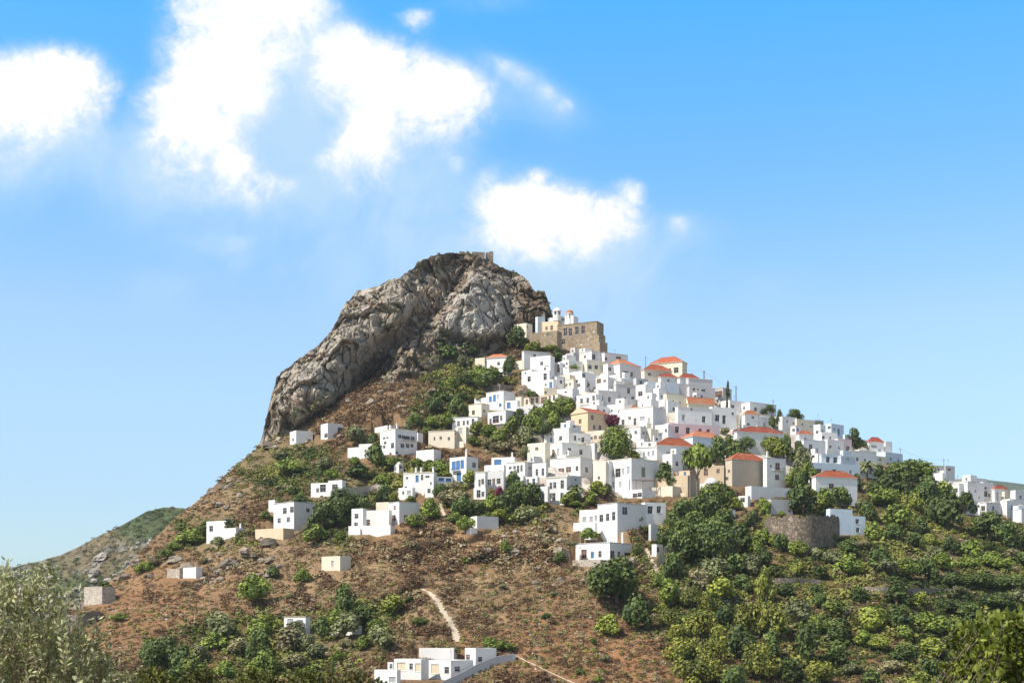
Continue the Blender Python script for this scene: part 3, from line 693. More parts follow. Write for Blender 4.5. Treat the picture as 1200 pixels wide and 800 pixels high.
# --- right part of the village
h('A6',165,430,455,445,640,[(243,513,40,66,'brown'),(370,503,30,42,'brown')],col='tan',L='tan house with two brown windows left of the beige house with red hip roof')
h('A6',300,440,470,388,460,[],col='tan')
h('A6',445,515,860,380,660,[(455,575,20,32),(480,500,18,30)],col='beige',roof='hip',top=318,L='beige house with red hip roof and a bare weathered wall')
h('A6',838,878,1075,362,670,[(990,452,50,76,'brown'),(985,562,44,52,'brown'),(920,450,18,26)],ch=[(884, 1.9)],bal=[(935,1050,490)],slab='grey',L='tall narrow white house with chimney and small dark balcony right of the beige house')
h('A6',165,300,430,625,700,[],roof='dome',top=560,L='small white chapel with a low rounded dome below the tan house')
h('D',285,322,580,262,345,[],L='long low blank white house above the round stone retaining wall')
h('D',430,445,582,345,432,[],col='grey',L='grey unpainted storeroom under the long low blank white house',dy=-1)
h('D',240,300,318,322,390,[(268,348,22,24)],L='tiny white porch at the left end of the long low blank white house')
h('D',130,180,222,408,470,[],L='tiny white hut half hidden in shrubs left of the round stone retaining wall')
h('D',806,815,955,404,560,[(868,478,14,22),(868,525,12,18)],col='blue',L='pale bluish house abutting the right end of the round stone retaining wall')
h('D',945,955,1035,450,565,[(985,482,22,26),(988,536,20,26)],col='blue',L='small low house with two stacked windows, far right of the curved retaining wall')
h('D',700,725,985,205,375,[(822,260,32,32,'brown')],roof='hip',top=168,L='white house with red hip roof and one brown window above the dark shrubs')
h('A7',430,450,960,680,880,[(530,770,54,50,'brown'),(690,762,38,40,'brown'),(860,760,24,30)],col='blue')
h('A7',540,556,800,590,720,[(625,648,40,56),(702,648,40,56)],slab='grey',col='blue')
h('A7',430,520,570,585,700,[(470,615,24,24)])
h('A7',335,372,600,440,620,[(445,530,36,80,'brown'),(505,548,30,44,'brown')],slab='grey')
h('A7',585,620,790,440,590,[(650,515,24,26,'brown'),(740,520,18,24)])
h('A7',690,730,872,430,585,[(832,538,34,66),(760,470,24,20,'brown')],col='pink')
h('A7',545,560,725,365,480,[(572,420,30,28),(650,420,18,22)])
h('A7',475,545,600,282,440,[(512,362,22,30),(570,350,16,22)])
h('A7',560,660,790,275,430,[(638,315,22,24),(735,352,26,60,'blue'),(690,330,16,22)],col='blue',L='pale blue house with a blue door on the right ridge')
h('A7',780,800,925,390,480,[(850,425,20,24)],col='blue')
h('A7',310,325,470,385,480,[(390,430,20,24)],roof='hip',top=352,L='white house with small red roof on the right ridge below the stone terraces')
h('A7',110,150,300,200,340,[(268,264,20,20),(200,250,18,22)])
h('A7',270,300,490,226,350,[(445,292,18,18),(360,280,16,22)],col='cream')
h('A7',470,490,580,238,300,[],col='grey')
h('A7',760,860,1130,555,720,[(930,640,26,34),(1010,645,22,30)],slab='cream')
h('A7',690,760,910,610,760,[(830,640,40,24,'grey')],col='blue')
h('A9',145,165,318,158,262,[(215,200,60,24,'grey'),(275,235,30,22,'grey')],roof='hip',top=108,tile='tilered',L='pale house with pointed red roof near the right end of the ridge')
h('A9',310,335,405,150,280,[],col='white')
h('A9',200,335,515,258,360,[(390,325,24,22),(470,330,24,22)],col='blue')
h('A9',170,230,350,300,380,[(280,335,20,24)],col='cream')
h('A9',20,50,250,395,520,[(85,452,24,60),(130,452,24,60),(180,452,24,60)],L='white portico with dark bays behind the palm')
h('A9',-20,60,240,235,330,[(110,285,20,24)])
h('A9',812,822,960,398,480,[(890,440,20,22)],col='grey')
h('A9',945,960,1058,402,540,[(1000,440,36,24,'brown')],col='grey')
h('A9',820,930,1045,478,600,[(960,540,20,24)],roof='dome',top=440,L='white chapel with a low dome at the right edge of the ridge')
h('A9',775,800,835,500,560,[],L='small white cube house left of the domed chapel on the right ridge')
h('A10',255,300,475,385,560,[(400,450,20,24)])
h('A10',330,480,650,385,640,[(405,530,30,60),(455,548,40,24,'brown'),(560,480,20,24),(600,540,18,24)],slab='grey')
h('A10',600,640,750,395,590,[(668,457,26,26),(670,517,38,56),(705,530,26,36)])
h('A10',730,760,900,470,640,[(790,545,30,90,'grey'),(740,515,18,30),(850,560,26,50,'grey')],tile='tilered',roof='hip',top=430)
h('A10',820,865,910,495,660,[(845,560,18,26),(885,575,22,30)],col='cream')
h('A10',540,720,890,600,720,[(600,640,22,24),(780,640,20,24)])
h('A10',870,920,1000,570,700,[(905,600,22,26),(950,610,36,36,'brown')])
h('A10',950,1010,1110,640,780,[(1040,690,20,24)],col='blue')
# --- left part
h('B',357,462,535,183,355,[(383,236,22,50,'blue'),(410,234,22,50,'blue'),(436,230,20,46,'blue'),(510,232,20,30),(415,312,26,60,'blue'),(438,305,18,50,'blue')],ch=[(464, 2.2)],bal=[(375,425,268)],L='tall white house with bright blue shutters standing alone left of centre')
h('B1',143,255,270,288,450,[(195,405,18,66),(228,390,26,50)],slab='cream')
h('B1',240,445,465,280,465,[(298,397,34,62),(343,400,26,78,'brown'),(395,384,34,52)])
h('B1',133,258,280,450,575,[(185,515,36,72),(230,520,28,50)])
h('B1',245,450,470,215,300,[(295,292,22,18),(410,285,24,18)])
h('B1',320,560,592,135,240,[(385,188,66,60,'blue'),(438,178,28,50)],ch=[530],L='white upper house with blue glazed verandah above the dark cypress clump')
h('B1',470,668,700,183,345,[(515,260,22,64),(560,258,22,64),(597,258,22,68),(632,250,20,58)],slab='cream',L='white house with four tall narrow windows in a row above the dark tree clump')
h('B1',470,650,700,330,470,[(540,400,18,24),(610,360,18,30,'blue')])
h('B1',665,690,770,185,320,[(720,250,18,26)],col='grey')
h('B1',745,888,910,195,340,[(793,290,22,62),(855,290,24,70)])
h('B1',640,798,815,338,470,[(700,400,20,66),(760,396,26,66)])
h('B1',670,770,900,180,250,[(830,215,20,22)],col='grey')
h('B1',795,905,925,440,605,[(858,556,24,76)])
h('B2',5,215,265,163,425,[(50,250,24,62),(90,245,26,58),(168,240,30,80),(48,355,20,52),(80,370,30,80)],slab='cream',L='white two storey house hung with red washing left of the small palm')
h('B2',200,225,370,148,400,[(285,350,36,42),(310,190,18,24)],col='grey')
h('B2',130,262,290,300,455,[(165,350,30,50)])
h('B2',490,620,660,0,240,[(550,170,24,30)],col='cream')
h('C',322,445,625,366,548,[(345,455,20,42),(384,452,18,42),(422,448,18,48),(492,414,32,44)],slab='grey',L='long white house with three narrow windows on its bright wall low on the brown slope')
h('C',608,616,748,364,500,[(651,410,32,42),(705,406,26,38)],dy=1.5,col='white')
h('C',208,322,350,408,512,[(240,470,20,30,'grey'),(283,468,18,30,'grey'),(313,462,14,30,'grey')],dy=1)
h('C',170,305,320,490,542,[],name='terrace_wall',cat='wall',L='low white terrace wall at the left foot of the long white house',group='walls and terraces of the village',dy=-1)
h('C',184,398,538,612,722,[(237,680,30,52,'brown'),(290,687,18,34,'blue'),(337,685,18,36),(415,690,26,46),(455,685,18,34),(510,692,40,40)],ch=[(487, 2.9)],slab='grey',L='small white farmhouse with tall chimney beside the big round bush below the long white house')
h('C',165,340,380,722,765,[],col='palestone',name='terrace_wall',cat='wall',L='pale stone terrace wall under the small white farmhouse with the tall chimney',group='walls and terraces of the village',dy=-1.5)
h('C',680,885,960,195,320,[(770,225,30,40,'brown')],col='tan')
h('C',490,600,690,282,335,[(555,318,24,24),(592,316,22,24)])
h('C',660,790,880,262,325,[],col='cream',name='terrace_wall',cat='wall',L='cream terrace wall below the tan house right of the pergola',group='walls and terraces of the village',dy=-1)
h('C',640,655,700,500,600,[],col='grey')
h('C',660,690,730,625,700,[(700,660,16,30)])
# --- centre left
h('A8',18,290,325,655,840,[(82,735,16,32),(147,732,24,30),(232,742,24,32),(300,690,12,20)],col='cream',slab='beige',L='cream cube house with three small windows at the left of the central group')
h('A8',265,530,565,513,690,[(332,580,26,48,'brown'),(388,575,20,44),(428,572,20,44),(483,575,26,72)],slab='grey',L='white house with four arched windows in a row above the cream cube house')
h('A8',300,410,440,620,800,[(350,660,40,60,'grey')],col='cream')
h('A8',438,570,655,375,515,[(487,462,28,42),(600,450,16,22)],col='cream',slab='tan')
h('A8',498,630,660,318,400,[(600,370,22,24),(560,360,14,18)])
h('A8',620,800,918,243,440,[(665,315,26,50,'blue'),(707,310,28,62,'blue'),(742,300,20,48,'grey'),(767,390,24,28,'blue')],slab='cream',L='white house with bright blue window and door shutters below the brown stone ruin')
h('A8',636,822,968,445,625,[(665,545,22,56),(720,530,60,70),(777,525,22,50),(942,525,30,38)],bal=[(650,805,585,'glassred')],slab='cream',L='white house with dark openings behind a red flowered balcony in the middle of the greenery')
h('A8',820,945,975,343,460,[(855,390,36,54,'blue')])
h('A8',925,985,1015,308,400,[(960,385,20,36,'brown')],col='cream')
h('A8',860,905,922,608,690,[],col='tan')
h('A8',588,765,880,172,262,[(720,215,20,26,'brown')],col='drystone',name='stone_ruin',cat='ruin',L='roofless brown stone ruin above the house with blue shutters')
h('Q2',372,500,512,98,158,[(450,135,16,18)],roof='hip',top=80,tile='tileorange',L='small white house with orange roof standing apart at the foot of the crag')
h('Q2',302,362,374,100,162,[],col='cream',L='small cream hut left of the orange roofed house at the foot of the crag')
h('Q2',450,500,530,165,205,[],L='low white shed in shrubs below the orange roofed house under the crag')
h('E',405,562,790,105,375,[(445,185,26,18),(480,187,22,18),(457,235,28,30),(447,277,26,30),(533,278,34,52),(610,182,30,36),(672,188,80,34),(745,195,36,46),(637,277,34,42),(690,272,30,40),(737,265,26,36),(570,355,24,24),(512,368,24,22)],ch=[495,590],bal=[(620,770,215)],slab='cream',L='largest white house of the left slope with many windows and two chimneys')
h('E',348,480,680,72,150,[],L='white upper storey box on the roof of the largest house of the left slope',dy=3)
h('E',770,800,850,150,240,[],)
h('E',66,190,212,300,405,[(110,300,40,20)],L='low white terrace house just left of the largest house on the left slope')
h('E',182,335,352,262,392,[],name='terrace_wall',cat='wall',L='white terrace wall between the low terrace house and the largest left slope house',group='walls and terraces of the village')
h('E',780,962,1040,322,440,[],L='long white garden building right of the largest left slope house')
h('E',548,600,650,475,560,[(600,505,24,26)],roof='dome',top=450,L='tiny white chapel with a dome above the ochre earth bank')
h('E',645,965,985,558,765,[(685,612,20,24),(790,620,28,62,'blue'),(842,610,22,52),(897,607,40,24),(672,714,26,26)],ch=[770,825,950],slab='cream',L='white house with three chimneys left of the tall blue shuttered house')
h('E',595,740,770,718,840,[(645,770,20,30),(705,772,40,42,'grey')])
h('B6',338,428,445,170,375,[(380,307,30,42),(400,230,16,24)])
h('B6',425,440,625,158,275,[(447,225,14,50),(510,187,52,30,'blue'),(585,190,52,30,'blue'),(515,258,36,36),(585,248,36,36)])
h('F1',212,250,355,128,212,[(333,187,18,20),(232,180,14,18)],L='white box house nearest the foot of the crag, upper left of the slope')
h('F1',405,448,545,82,180,[(438,157,22,24),(528,122,26,34)],L='white house with dark doorway just right of the box house below the crag')
h('F1',343,455,470,455,535,[(418,488,34,42),(385,500,16,24)],L='low white terrace wing with a dark doorway on the left slope')
h('F1',452,538,560,438,532,[(493,478,34,28)],L='white cube with one wide dark window joined to the low terrace wing')
h('F1',110,237,368,572,755,[(145,683,22,28),(202,682,22,28),(180,625,26,34),(225,622,24,34),(325,620,18,22)],slab='grey',L='white house with large shaded wall standing on the pinkish terrace wall, left slope')
h('F1',78,118,135,562,635,[])
h('F1',-5,170,240,738,805,[],col='tan',name='terrace_wall',cat='wall',L='pinkish tan terrace wall below the white house with large shaded wall, left slope',group='walls and terraces of the village',dy=-1)
h('F1',597,668,690,615,760,[(628,662,22,28),(625,713,22,24)])
h('F1',650,832,850,625,725,[(690,705,42,36,'brown')],dy=1)
h('F1',828,895,1022,572,702,[(867,608,14,24,'brown'),(855,672,34,34,'brown'),(938,672,22,32,'brown')],slab='grey',L='white end house with brown windows right of the low group, left slope')
h('F1',578,840,870,720,775,[],name='terrace_wall',cat='wall',L='white terrace wall along the front of the low group on the left slope',group='walls and terraces of the village',dy=-1)
h('F1',750,830,850,575,640,[],col='cream')
h('B',488,528,662,556,632,[],name='white_wall',cat='wall',L='blank white block standing alone on the brown slope',group='walls and terraces of the village')
h('B',457,490,530,630,668,[],name='white_wall',cat='wall',L='small white step at the lower left of the blank white block on the brown slope',group='walls and terraces of the village')
h('L6',880,962,978,108,182,[(900,140,16,22)],L='half hidden white house behind vines at the far left of the slope')
h('L6',922,1005,1042,138,172,[],ch=[1030],L='low white annex with chimney beside the house hidden in vines, far left')
h('L6',780,835,862,306,352,[],col='white',L='tiny pale hut alone on the reddish scrub of the far left slope')
h('L6',712,765,780,312,347,[],col='palestone',name='stone_ruin',cat='ruin',L='stub of pale stone wall beside the tiny pale hut, far left slope')
h('L6',358,435,492,388,462,[],col='palestone',name='stone_ruin',cat='ruin',L='square pale stone ruin on the skyline right of the olive tree')
h('L7',643,722,768,258,320,[(690,290,10,24,'grey')],col='cream',L='lone cream cube hut on the brown slope under the low group of the left slope')
h('L7',483,575,595,516,590,[(510,540,24,26,'grey'),(550,545,26,26,'grey')],slab='beige',L='low white cottage half hidden in bushes above the lone cypress, lower left')
h('L7',672,715,730,566,596,[],L='scrap of white wall between the bushes right of the low cottage, lower left',name='white_wall',cat='wall',group='walls and terraces of the village')
h('L7',735,805,815,555,590,[],L='second scrap of white wall farther right among the lower left bushes',name='white_wall',cat='wall',group='walls and terraces of the village')
# --- the lowest house
h('BT',125,300,330,363,540,[(265,440,50,44,'grey'),(160,430,18,24)],L='lowest white wing at the left end of the bottom farmstead')
h('BT',228,272,290,303,372,[(255,335,20,34)],L='tiny white porch atop the left wing of the bottom farmstead')
h('BT',278,490,550,278,440,[(335,340,60,60,'cream'),(412,338,24,44),(475,345,40,60,'cream')],L='long white middle house with two cream doors in the bottom farmstead')
h('BT',473,745,765,193,300,[],L='tall blank white block at the back of the bottom farmstead',dy=2)
h('BT',545,722,898,288,440,[(690,367,34,50),(600,360,60,70,'cream'),(773,357,36,38)],L='white house with a square dark window by the ramp in the bottom farmstead')
h('BT',833,915,1078,193,340,[(855,265,30,40,'brown'),(952,280,30,38)],L='white house at the top of the ramp in the bottom farmstead')

h('A4',300,450,520,172,330,[(400,230,22,30),(350,260,18,24),(485,230,20,30)],slab='cream')
h('A4',540,590,660,265,350,[(620,300,20,26)],col='white')

for r_ in [(1116,1124,1138,566,590,[(1120,574,3,5),(1131,576,3,5)]),(1136,1142,1156,560,574,[(1149,567,3,4)]),(1148,1156,1172,588,604,[(1152,595,3,5),(1164,595,3,5)]),(1120,1132,1146,586,602,[(1126,593,3,5)]),(1172,1180,1194,586,602,[(1186,594,3,5)]),(1184,1190,1204,574,590,[(1196,582,3,4)]),(1162,1168,1180,574,590,[(1174,581,3,5)]),(1190,1197,1212,596,612,[(1204,604,3,4)]),(1066,1074,1088,548,562,[(1080,555,3,4)])]:
    h('PX', *r_[:5], r_[5], slab=RNG.choice([None, 'grey', 'cream']))
# ------------------------------------------------------------------ fortress, chapels, walls, paths, poles
def lmat(o):
    from mathutils import Matrix
    return Matrix.Translation(o.location) @ Matrix.Rotation(o.rotation_euler.z, 4, 'Z')
def merge(root, other, rename=None):
    mi = lmat(root).inverted()
    for c in list(other.children):
        mm = mi @ lmat(other) @ lmat(c)
        c.parent = root; c.location = mm.translation; c.rotation_euler = (0, 0, mm.to_euler().z)
        if rename and c.name.split('.')[0] in rename: c.name = rename[c.name.split('.')[0]]
    HOUSES[:] = [q for q in HOUSES if q['o'] is not other]
    bpy.data.objects.remove(other)
FG = 'fortress and chapels under the crag'
WB = 'dark'
f0 = h('FT',472,885,955,232,560,[(557,312,30,84,WB),(610,318,30,84,WB),(678,308,30,80,WB),(742,308,30,76,WB),(537,412,28,50,WB),(850,335,20,20,'cream'),(795,402,16,20,'cream'),(722,458,22,24,'cream')],col='stone',slab='stone',name='fortress',cat='fortress',L='massive brown stone fortress with tall dark windows beneath the crag',group=None,parapet=.6)
f1 = h('FT',178,470,520,330,560,[(375,360,24,26,WB)],col='stone',dy=-1.0); merge(f0, f1, {'wall': 'wing_wall', 'roof': 'wing_roof'})
f2 = h('FT',850,905,972,372,560,[],col='stone',dy=-2.0); merge(f0, f2, {'wall': 'buttress', 'roof': 'buttress_top'})
f3 = h('FT',880,915,995,450,575,[],col='stone',dy=-3.0); merge(f0, f3, {'wall': 'buttress', 'roof': 'buttress_top'})
h('FT',315,478,500,232,345,[(360,300,22,32,'brown'),(414,298,24,44,'brown')],col='peach',dy=4,L='small yellow cream house on top of the fortress with two brown windows',group=FG)
c0 = h('FT',372,640,690,172,260,[(530,205,24,16)],dy=6,name='chapel',cat='chapel',L='white chapel on the fortress with a domed belfry and an orange capped drum',group=FG)
def drum(root, zn, px, ptop, pbot, rpx, capmat, arches=6):
    x0, y0, k = Z[zn]; X, Y = x0+px*k, root.location.y+2.0
    s = F/Y; cx = (X-600)/F*Y; zb = (HZ-(y0+pbot*k))/F*Y; zt = (HZ-(y0+ptop*k))/F*Y; r = rpx*k/s
    mi = lmat(root).inverted(); p = mi @ Vector((cx, Y, zb)); H = zt-zb
    b = MB(); hd = H*.62; n = 24
    b.lathe([(r, -2), (r, hd*.2)], n=n)
    for i in range(arches):                       # open arched bays between piers
        a = 2*math.pi*i/arches; w = .26
        for t0, t1 in ((a-w, a+w),):
            pts = [(r*math.cos(t), r*math.sin(t)) for t in (t0, (t0+t1)/2, t1)]; pin = [(x*.78, y*.78) for x, y in pts]
            for q in range(2):
                b.quad((*pts[q], hd*.2), (*pts[q+1], hd*.2), (*pts[q+1], hd*.9), (*pts[q], hd*.9)); b.quad((*pin[q+1], hd*.2), (*pin[q], hd*.2), (*pin[q], hd*.9), (*pin[q+1], hd*.9))
            b.quad((*pin[0], hd*.2), (*pts[0], hd*.2), (*pts[0], hd*.9), (*pin[0], hd*.9)); b.quad((*pts[2], hd*.2), (*pin[2], hd*.2), (*pin[2], hd*.9), (*pts[2], hd*.9))
    b.lathe([(r*.7, hd*.2), (r*.7, hd*.9)], n=n, m=1)
    b.lathe([(r*.75, hd*.9), (r*1.12, hd*.9), (r*1.12, hd), (r*.9, hd)], n=n)
    o = link('belfry', b.mesh('belfry', [M['white'], M['glass']]), root, p)
    d = MB(); d.lathe([(r*1.02*math.cos(i*.174), hd+(H-hd)*math.sin(i*.174)) for i in range(9)]+[(.001, H)], n=n)
    link('dome', d.mesh('dome', [capmat], True), root, p)
    c = MB(); c.box(-.04, -.04, H-.1, .04, .04, H+.6); c.box(-.2, -.03, H+.3, .2, .03, H+.37); link('cross', c.mesh('cross', [M['framew']]), root, p)
drum(c0, 'FT', 468, 98, 185, 42, M['white']); drum(c0, 'FT', 600, 114, 225, 40, M['tileorange'], 8)
h('FT',243,268,345,185,330,[(305,150,20,30)],col='blue',dy=4,L='pale bluish building squeezed between the dark cave and the chapel',group=FG)
h('FT',282,318,345,128,200,[(315,150,24,34)],dy=7,L='small white belltower with an opening right of the slim pale tower',group=FG)
h('FT',22,150,212,252,345,[(160,290,14,24)],col='cream',dy=-2,L='low pale hut in the shade under the crag at the left end of the fortress',group=FG)
# castle remains on the summit
def summit_block(zx, pl, pr, pt, pb, label, holes=0):
    Y = float(np.interp((pl+pr)/2, *CRAGTOP))+.8; s = F/Y; b = MB(); w = (pr-pl)/s; z0, z1 = (HZ-pb-6)/F*Y, (HZ-pt)/F*Y
    n = max(2, int(w/1.2)); r = random.Random(int(pl))
    for i in range(n):
        b.box(i*w/n+.002, r.uniform(-.1, .1), 0, (i+1)*w/n, 1.6, z1-z0-r.uniform(0, .5))
    e = bpy.data.objects.new('castle_ruin', None); COL.objects.link(e); e.location = ((pl-600)/F*Y, Y, z0)
    link('wall', b.mesh('wall', [M['drystone']]), e); tag(e, label, 'ruin', 'castle remains on the summit')
summit_block('', 553, 568, 294.5, 304, 'low left stretch of ruined castle wall on the very top of the crag')
summit_block('', 569, 578, 294.5, 309, 'taller right block of ruined castle wall on the very top of the crag')
summit_block('', 538, 551, 294.5, 299, 'thin pale wall remains furthest left on the very top of the crag')

# ---- walls drawn along the ground ----------------------------------------------
def wall_strip(name, pts, mat, label, cat='wall', group='walls and terraces of the village', thick=.8, n=24, rough=.25, bulge=0.0, dy=0.0, top_slope=0):
    pts = np.array(pts, float); px = np.linspace(pts[0, 0], pts[-1, 0], n); tp = np.interp(px, pts[:, 0], pts[:, 1]); bt = np.interp(px, pts[:, 0], pts[:, 2])
    g = [at(a, c) for a, c in zip(px, bt)]; Y = np.array([q[1] for q in g]); Y = np.polyval(np.polyfit(px, Y, 3), px)+dy
    Y = Y - bulge*np.sin(np.linspace(0, math.pi, n))
    r = random.Random(int(pts[0, 0]*7+pts[0, 1])); b = MB(); f, k = [], []
    zb = (HZ-bt)/F*Y-5.0; zt = (HZ-tp)/F*Y+np.array([r.uniform(-rough, rough) for _ in px]); X = (px-600)/F*Y
    ox, oy, oz = X.mean(), Y.mean(), zb.min()
    for i in range(n-1):
        a = [(X[j]-ox, Y[j]-oy) for j in (i, i+1)]
        bk = [(X[j]*(Y[j]+thick)/Y[j]-ox, Y[j]+thick-oy) for j in (i, i+1)]
        m = 4
        for q in range(m):        # slightly uneven courses
            za = [zb[j]+(zt[j]-zb[j])*q/m-oz for j in (i, i+1)]; zc = [zb[j]+(zt[j]-zb[j])*(q+1)/m-oz for j in (i, i+1)]
            b.quad((*a[0], za[0]), (*a[1], za[1]), (*a[1], zc[1]), (*a[0], zc[0]))
        b.quad((*a[0], zt[i]-oz), (*a[1], zt[i+1]-oz), (*bk[1], zt[i+1]-oz), (*bk[0], zt[i]-oz))
        b.quad((*bk[1], zb[i+1]-oz), (*bk[0], zb[i]-oz), (*bk[0], zt[i]-oz), (*bk[1], zt[i+1]-oz))
        if i == 0: b.quad((*bk[0], zb[0]-oz), (*a[0], zb[0]-oz), (*a[0], zt[0]-oz), (*bk[0], zt[0]-oz))
        if i == n-2: b.quad((*a[1], zb[-1]-oz), (*bk[1], zb[-1]-oz), (*bk[1], zt[-1]-oz), (*a[1], zt[-1]-oz))
    o = link(name, b.mesh(name, [mat]), None, (ox, oy, oz)); tag(o, label, cat, group); return o
wall_strip('retaining_wall', [(896,609,626),(902,604,632),(910,607,634),(925,603,638),(940,606,640),(955,602,639),(965,606,637),(978,603,633),(984,608,626)], M['rubble'], 'big curved retaining wall of rough brown stone below the white houses on the right', bulge=5, thick=3, n=60, rough=.55, dy=-3)
wall_strip('terrace_wall', [(908,677,684),(935,677,685),(962,679,686)], M['drystone'], 'upper short terrace wall of dry stone among the right hand bushes', rough=.12)
wall_strip('terrace_wall', [(1010,687,694),(1060,688,697),(1122,690,697)], M['drystone'], 'lower long terrace wall of dry stone among the right hand bushes', rough=.12)
wall_strip('terrace_wall', [(1140,676,680),(1200,680,686),(1230,682,688)], M['drystone'], 'faint terrace wall at the right edge of the slope', rough=.12)
wall_strip('stone_wall', [(76,722,742),(98,717,738),(110,715,728),(122,718,724)], M['drystone'], 'dark dry stone wall on the far left slope beside the olive tree')
wall_strip('stone_wall', [(78,704,714),(98,706,713)], M['drystone'], 'short dark stone wall above the longer one beside the olive tree')
wall_strip('stone_wall', [(404,572,584),(420,570,584),(440,568,582),(448,568,576)], M['palestone'], 'pale stone bank above the dark green shrubs of the left slope')
wall_strip('stone_wall', [(770,655,666),(780,640,662),(792,634,655),(800,634,645)], M['palestone'], 'crumbling pale stone wall beside the footpath below the long white house')
wall_strip('stone_wall', [(845,703,708),(862,702,707),(872,703,706)], M['palestone'], 'scrap of pale stone wall among the conifers')
wall_strip('ramp_wall', [(518,798,803),(540,788,796),(560,777,785),(580,769,775),(600,765.5,769),(604,766,769)], M['grey'], 'grey sloping ramp wall running up beside the bottom farmstead', rough=.02, thick=1.6, dy=-2)
wall_strip('terrace_wall', [(1085,592,600),(1098,590,600),(1112,590,598)], M['tan'], 'short ochre wall between trees below the right ridge', rough=.1)

# ---- paths --------------------------------------------------------------------
PATHS = []
def path(pts, mat):
    PATHS.append(pts)
    pts = np.array(pts, float); t = np.linspace(0, len(pts)-1, len(pts)*8); i = np.arange(len(pts))
    px = np.interp(t, i, pts[:, 0]); py = np.interp(t, i, pts[:, 1]); w = np.interp(t, i, pts[:, 2]); V = []; f = []
    for a, c, ww in zip(px, py, w):
        ww *= .8+.35*RNG.uniform(-1, 1); a += .8*RNG.uniform(-1, 1)
        for k in range(4):
            x = a-ww/2+ww*k/3; g = at(x, c); V.append((g[0], g[1]-.25, g[2]+.12))
    n = len(px)
    for q in range(n-1):
        for k in range(3): f.append([q*4+k, q*4+k+1, q*4+4+k+1, q*4+4+k])
    tag(link('path', mesh_np('path', np.array(V), f, [mat], None, True)), kind='structure')
PM = plain('path_gravel', (.40, .33, .245), .95, .4, 1.2)
path([(494,690,5),(503,694,6),(513,704,8),(519,716,9),(527,727,10),(533,740,11),(536,752,10)], PM)
path([(604,768,3),(620,776,3),(640,786,3),(660,795,3.5),(690,808,4)], PM)
path([(757,642,5),(762,655,6),(768,665,7),(774,674,8)], PM)
path([(516,588,5),(518,598,4),(521,606,5)], PM)
# two white gate posts by the path
# ---- poles ---------------------------------------------------------------------
POLES = []
def pole(px, pt, pb, label, arm=True, r=.14, dy=0):
    x, Y, z = at(px, pb); Y += dy; x = (px-600)/F*Y; z = (HZ-pb)/F*Y; H = (pb-pt)/F*Y
    e = bpy.data.objects.new('utility_pole', None); COL.objects.link(e); e.location = (x, Y, z)
    b = MB(); b.bar((0, 0, -1.5), (0, 0, H), r, 8, r*.75); link('pole', b.mesh('pole', [M['pole']]), e)
    if arm:
        c = MB(); c.box(-.7, -.16, H-.7, .7, -.06, H-.58); link('crossarm', c.mesh('crossarm', [M['pole']]), e)
        for xx in (-.6, 0, .6):
            i = MB(); i.lathe([(.05, 0), (.09, .06), (.06, .12), (.09, .18), (.001, .24)], n=8); link('insulator', i.mesh('insulator', [M['framew']]), e, (xx, -.11, H-.58))
    tag(e, label, 'pole', 'utility poles of the village'); POLES.append(Vector((x, Y-.1, z+H-.4))); return e
pole(825, 434, 460, 'thick grey pole standing on the ridge right of the red roofed hall', r=.3)
pole(862.5, 452, 476, 'grey pole on the ridge directly right of the dark cypress', r=.26)
pole(756.5, 417, 430, 'thin pole just left of the big red hip roof on the ridge')
pole(735.5, 416, 428, 'thin pole above the orange tiled roof at the top of the village', arm=False)
pole(906, 468, 482, 'small pole at the right end of the pale house with the tiled edge')
pole(1055, 524, 536, 'small pole behind the right end of the ridge, above the trees')
pole(1106, 537, 560, 'pole in front of the grey block next to the domed chapel')
pole(475.5, 489, 505, 'thin mast on the roof of the largest left slope house', arm=False, r=.1, dy=4)
pole(1169, 575, 598, 'pole among the far right pale houses', r=.2)
pole(533, 495, 540, 'slim pole before the white house with four arched windows', arm=False, r=.09)
pole(809, 552, 582, 'tall wooden post with trunk like look before the umbrella shaped tree', arm=False, r=.3)
pole(874, 535, 570, 'pole on the bare wall of the beige house with red hip roof', arm=False, r=.12, dy=-1.5)
def wire(a, b, sag, label):
    m = MB(); n = 14; P = [a.lerp(b, i/n)-Vector((0, 0, sag*4*(i/n)*(1-i/n))) for i in range(n+1)]
    for i in range(n): m.bar(P[i]-a, P[i+1]-a, .035, 4)
    o = link('power_line', m.mesh('power_line', [M['metal']]), None, a); tag(o, label, 'cable', 'power lines along the ridge')
wire(POLES[0], POLES[1], 1.0, 'thin cable strung between the two grey ridge poles')
wire(POLES[2], POLES[0], 1.5, 'thin cable from the red roofed hall to the thick grey pole')
wire(POLES[5], POLES[6], 1.5, 'thin cable crossing the sky above the trees at the right end')

# ---- pergolas -------------------------------------------------------------------
def pergola(zn, xl, xr, yt, yb, depth_, label, n=5):
    x0, y0, k = Z[zn]; pl, pr, pt, pb = x0+xl*k, x0+xr*k, y0+yt*k, y0+yb*k
    x, Y, z = at((pl+pr)/2, pb); Y -= 1.0; s = F/Y; W = (pr-pl)/s; H = (pb-pt)/s; z = (HZ-pb)/F*Y
    e = bpy.data.objects.new('pergola', None); COL.objects.link(e); e.location = ((pl-600)/F*Y, Y, z)
    for i in range(n):
        b = MB(); xx = W*i/(n-1); b.bar((xx, 0, -1), (xx, 0, H), .11, 6); link('post', b.mesh('post', [M['wood']]), e)
    t_ = MB(); m = int(W/.45)
    for yy in (0, depth_): t_.box(-.2, yy-.06, H+.003, W+.2, yy+.06, H+.16)
    for i in range(m+1): xx = W*i/m; t_.box(xx-.05, -.4, H+.165, xx+.05, depth_+.3, H+.27)
    link('slatted_roof', t_.mesh('slatted_roof', [M['wood']]), e); tag(e, label, 'pergola')
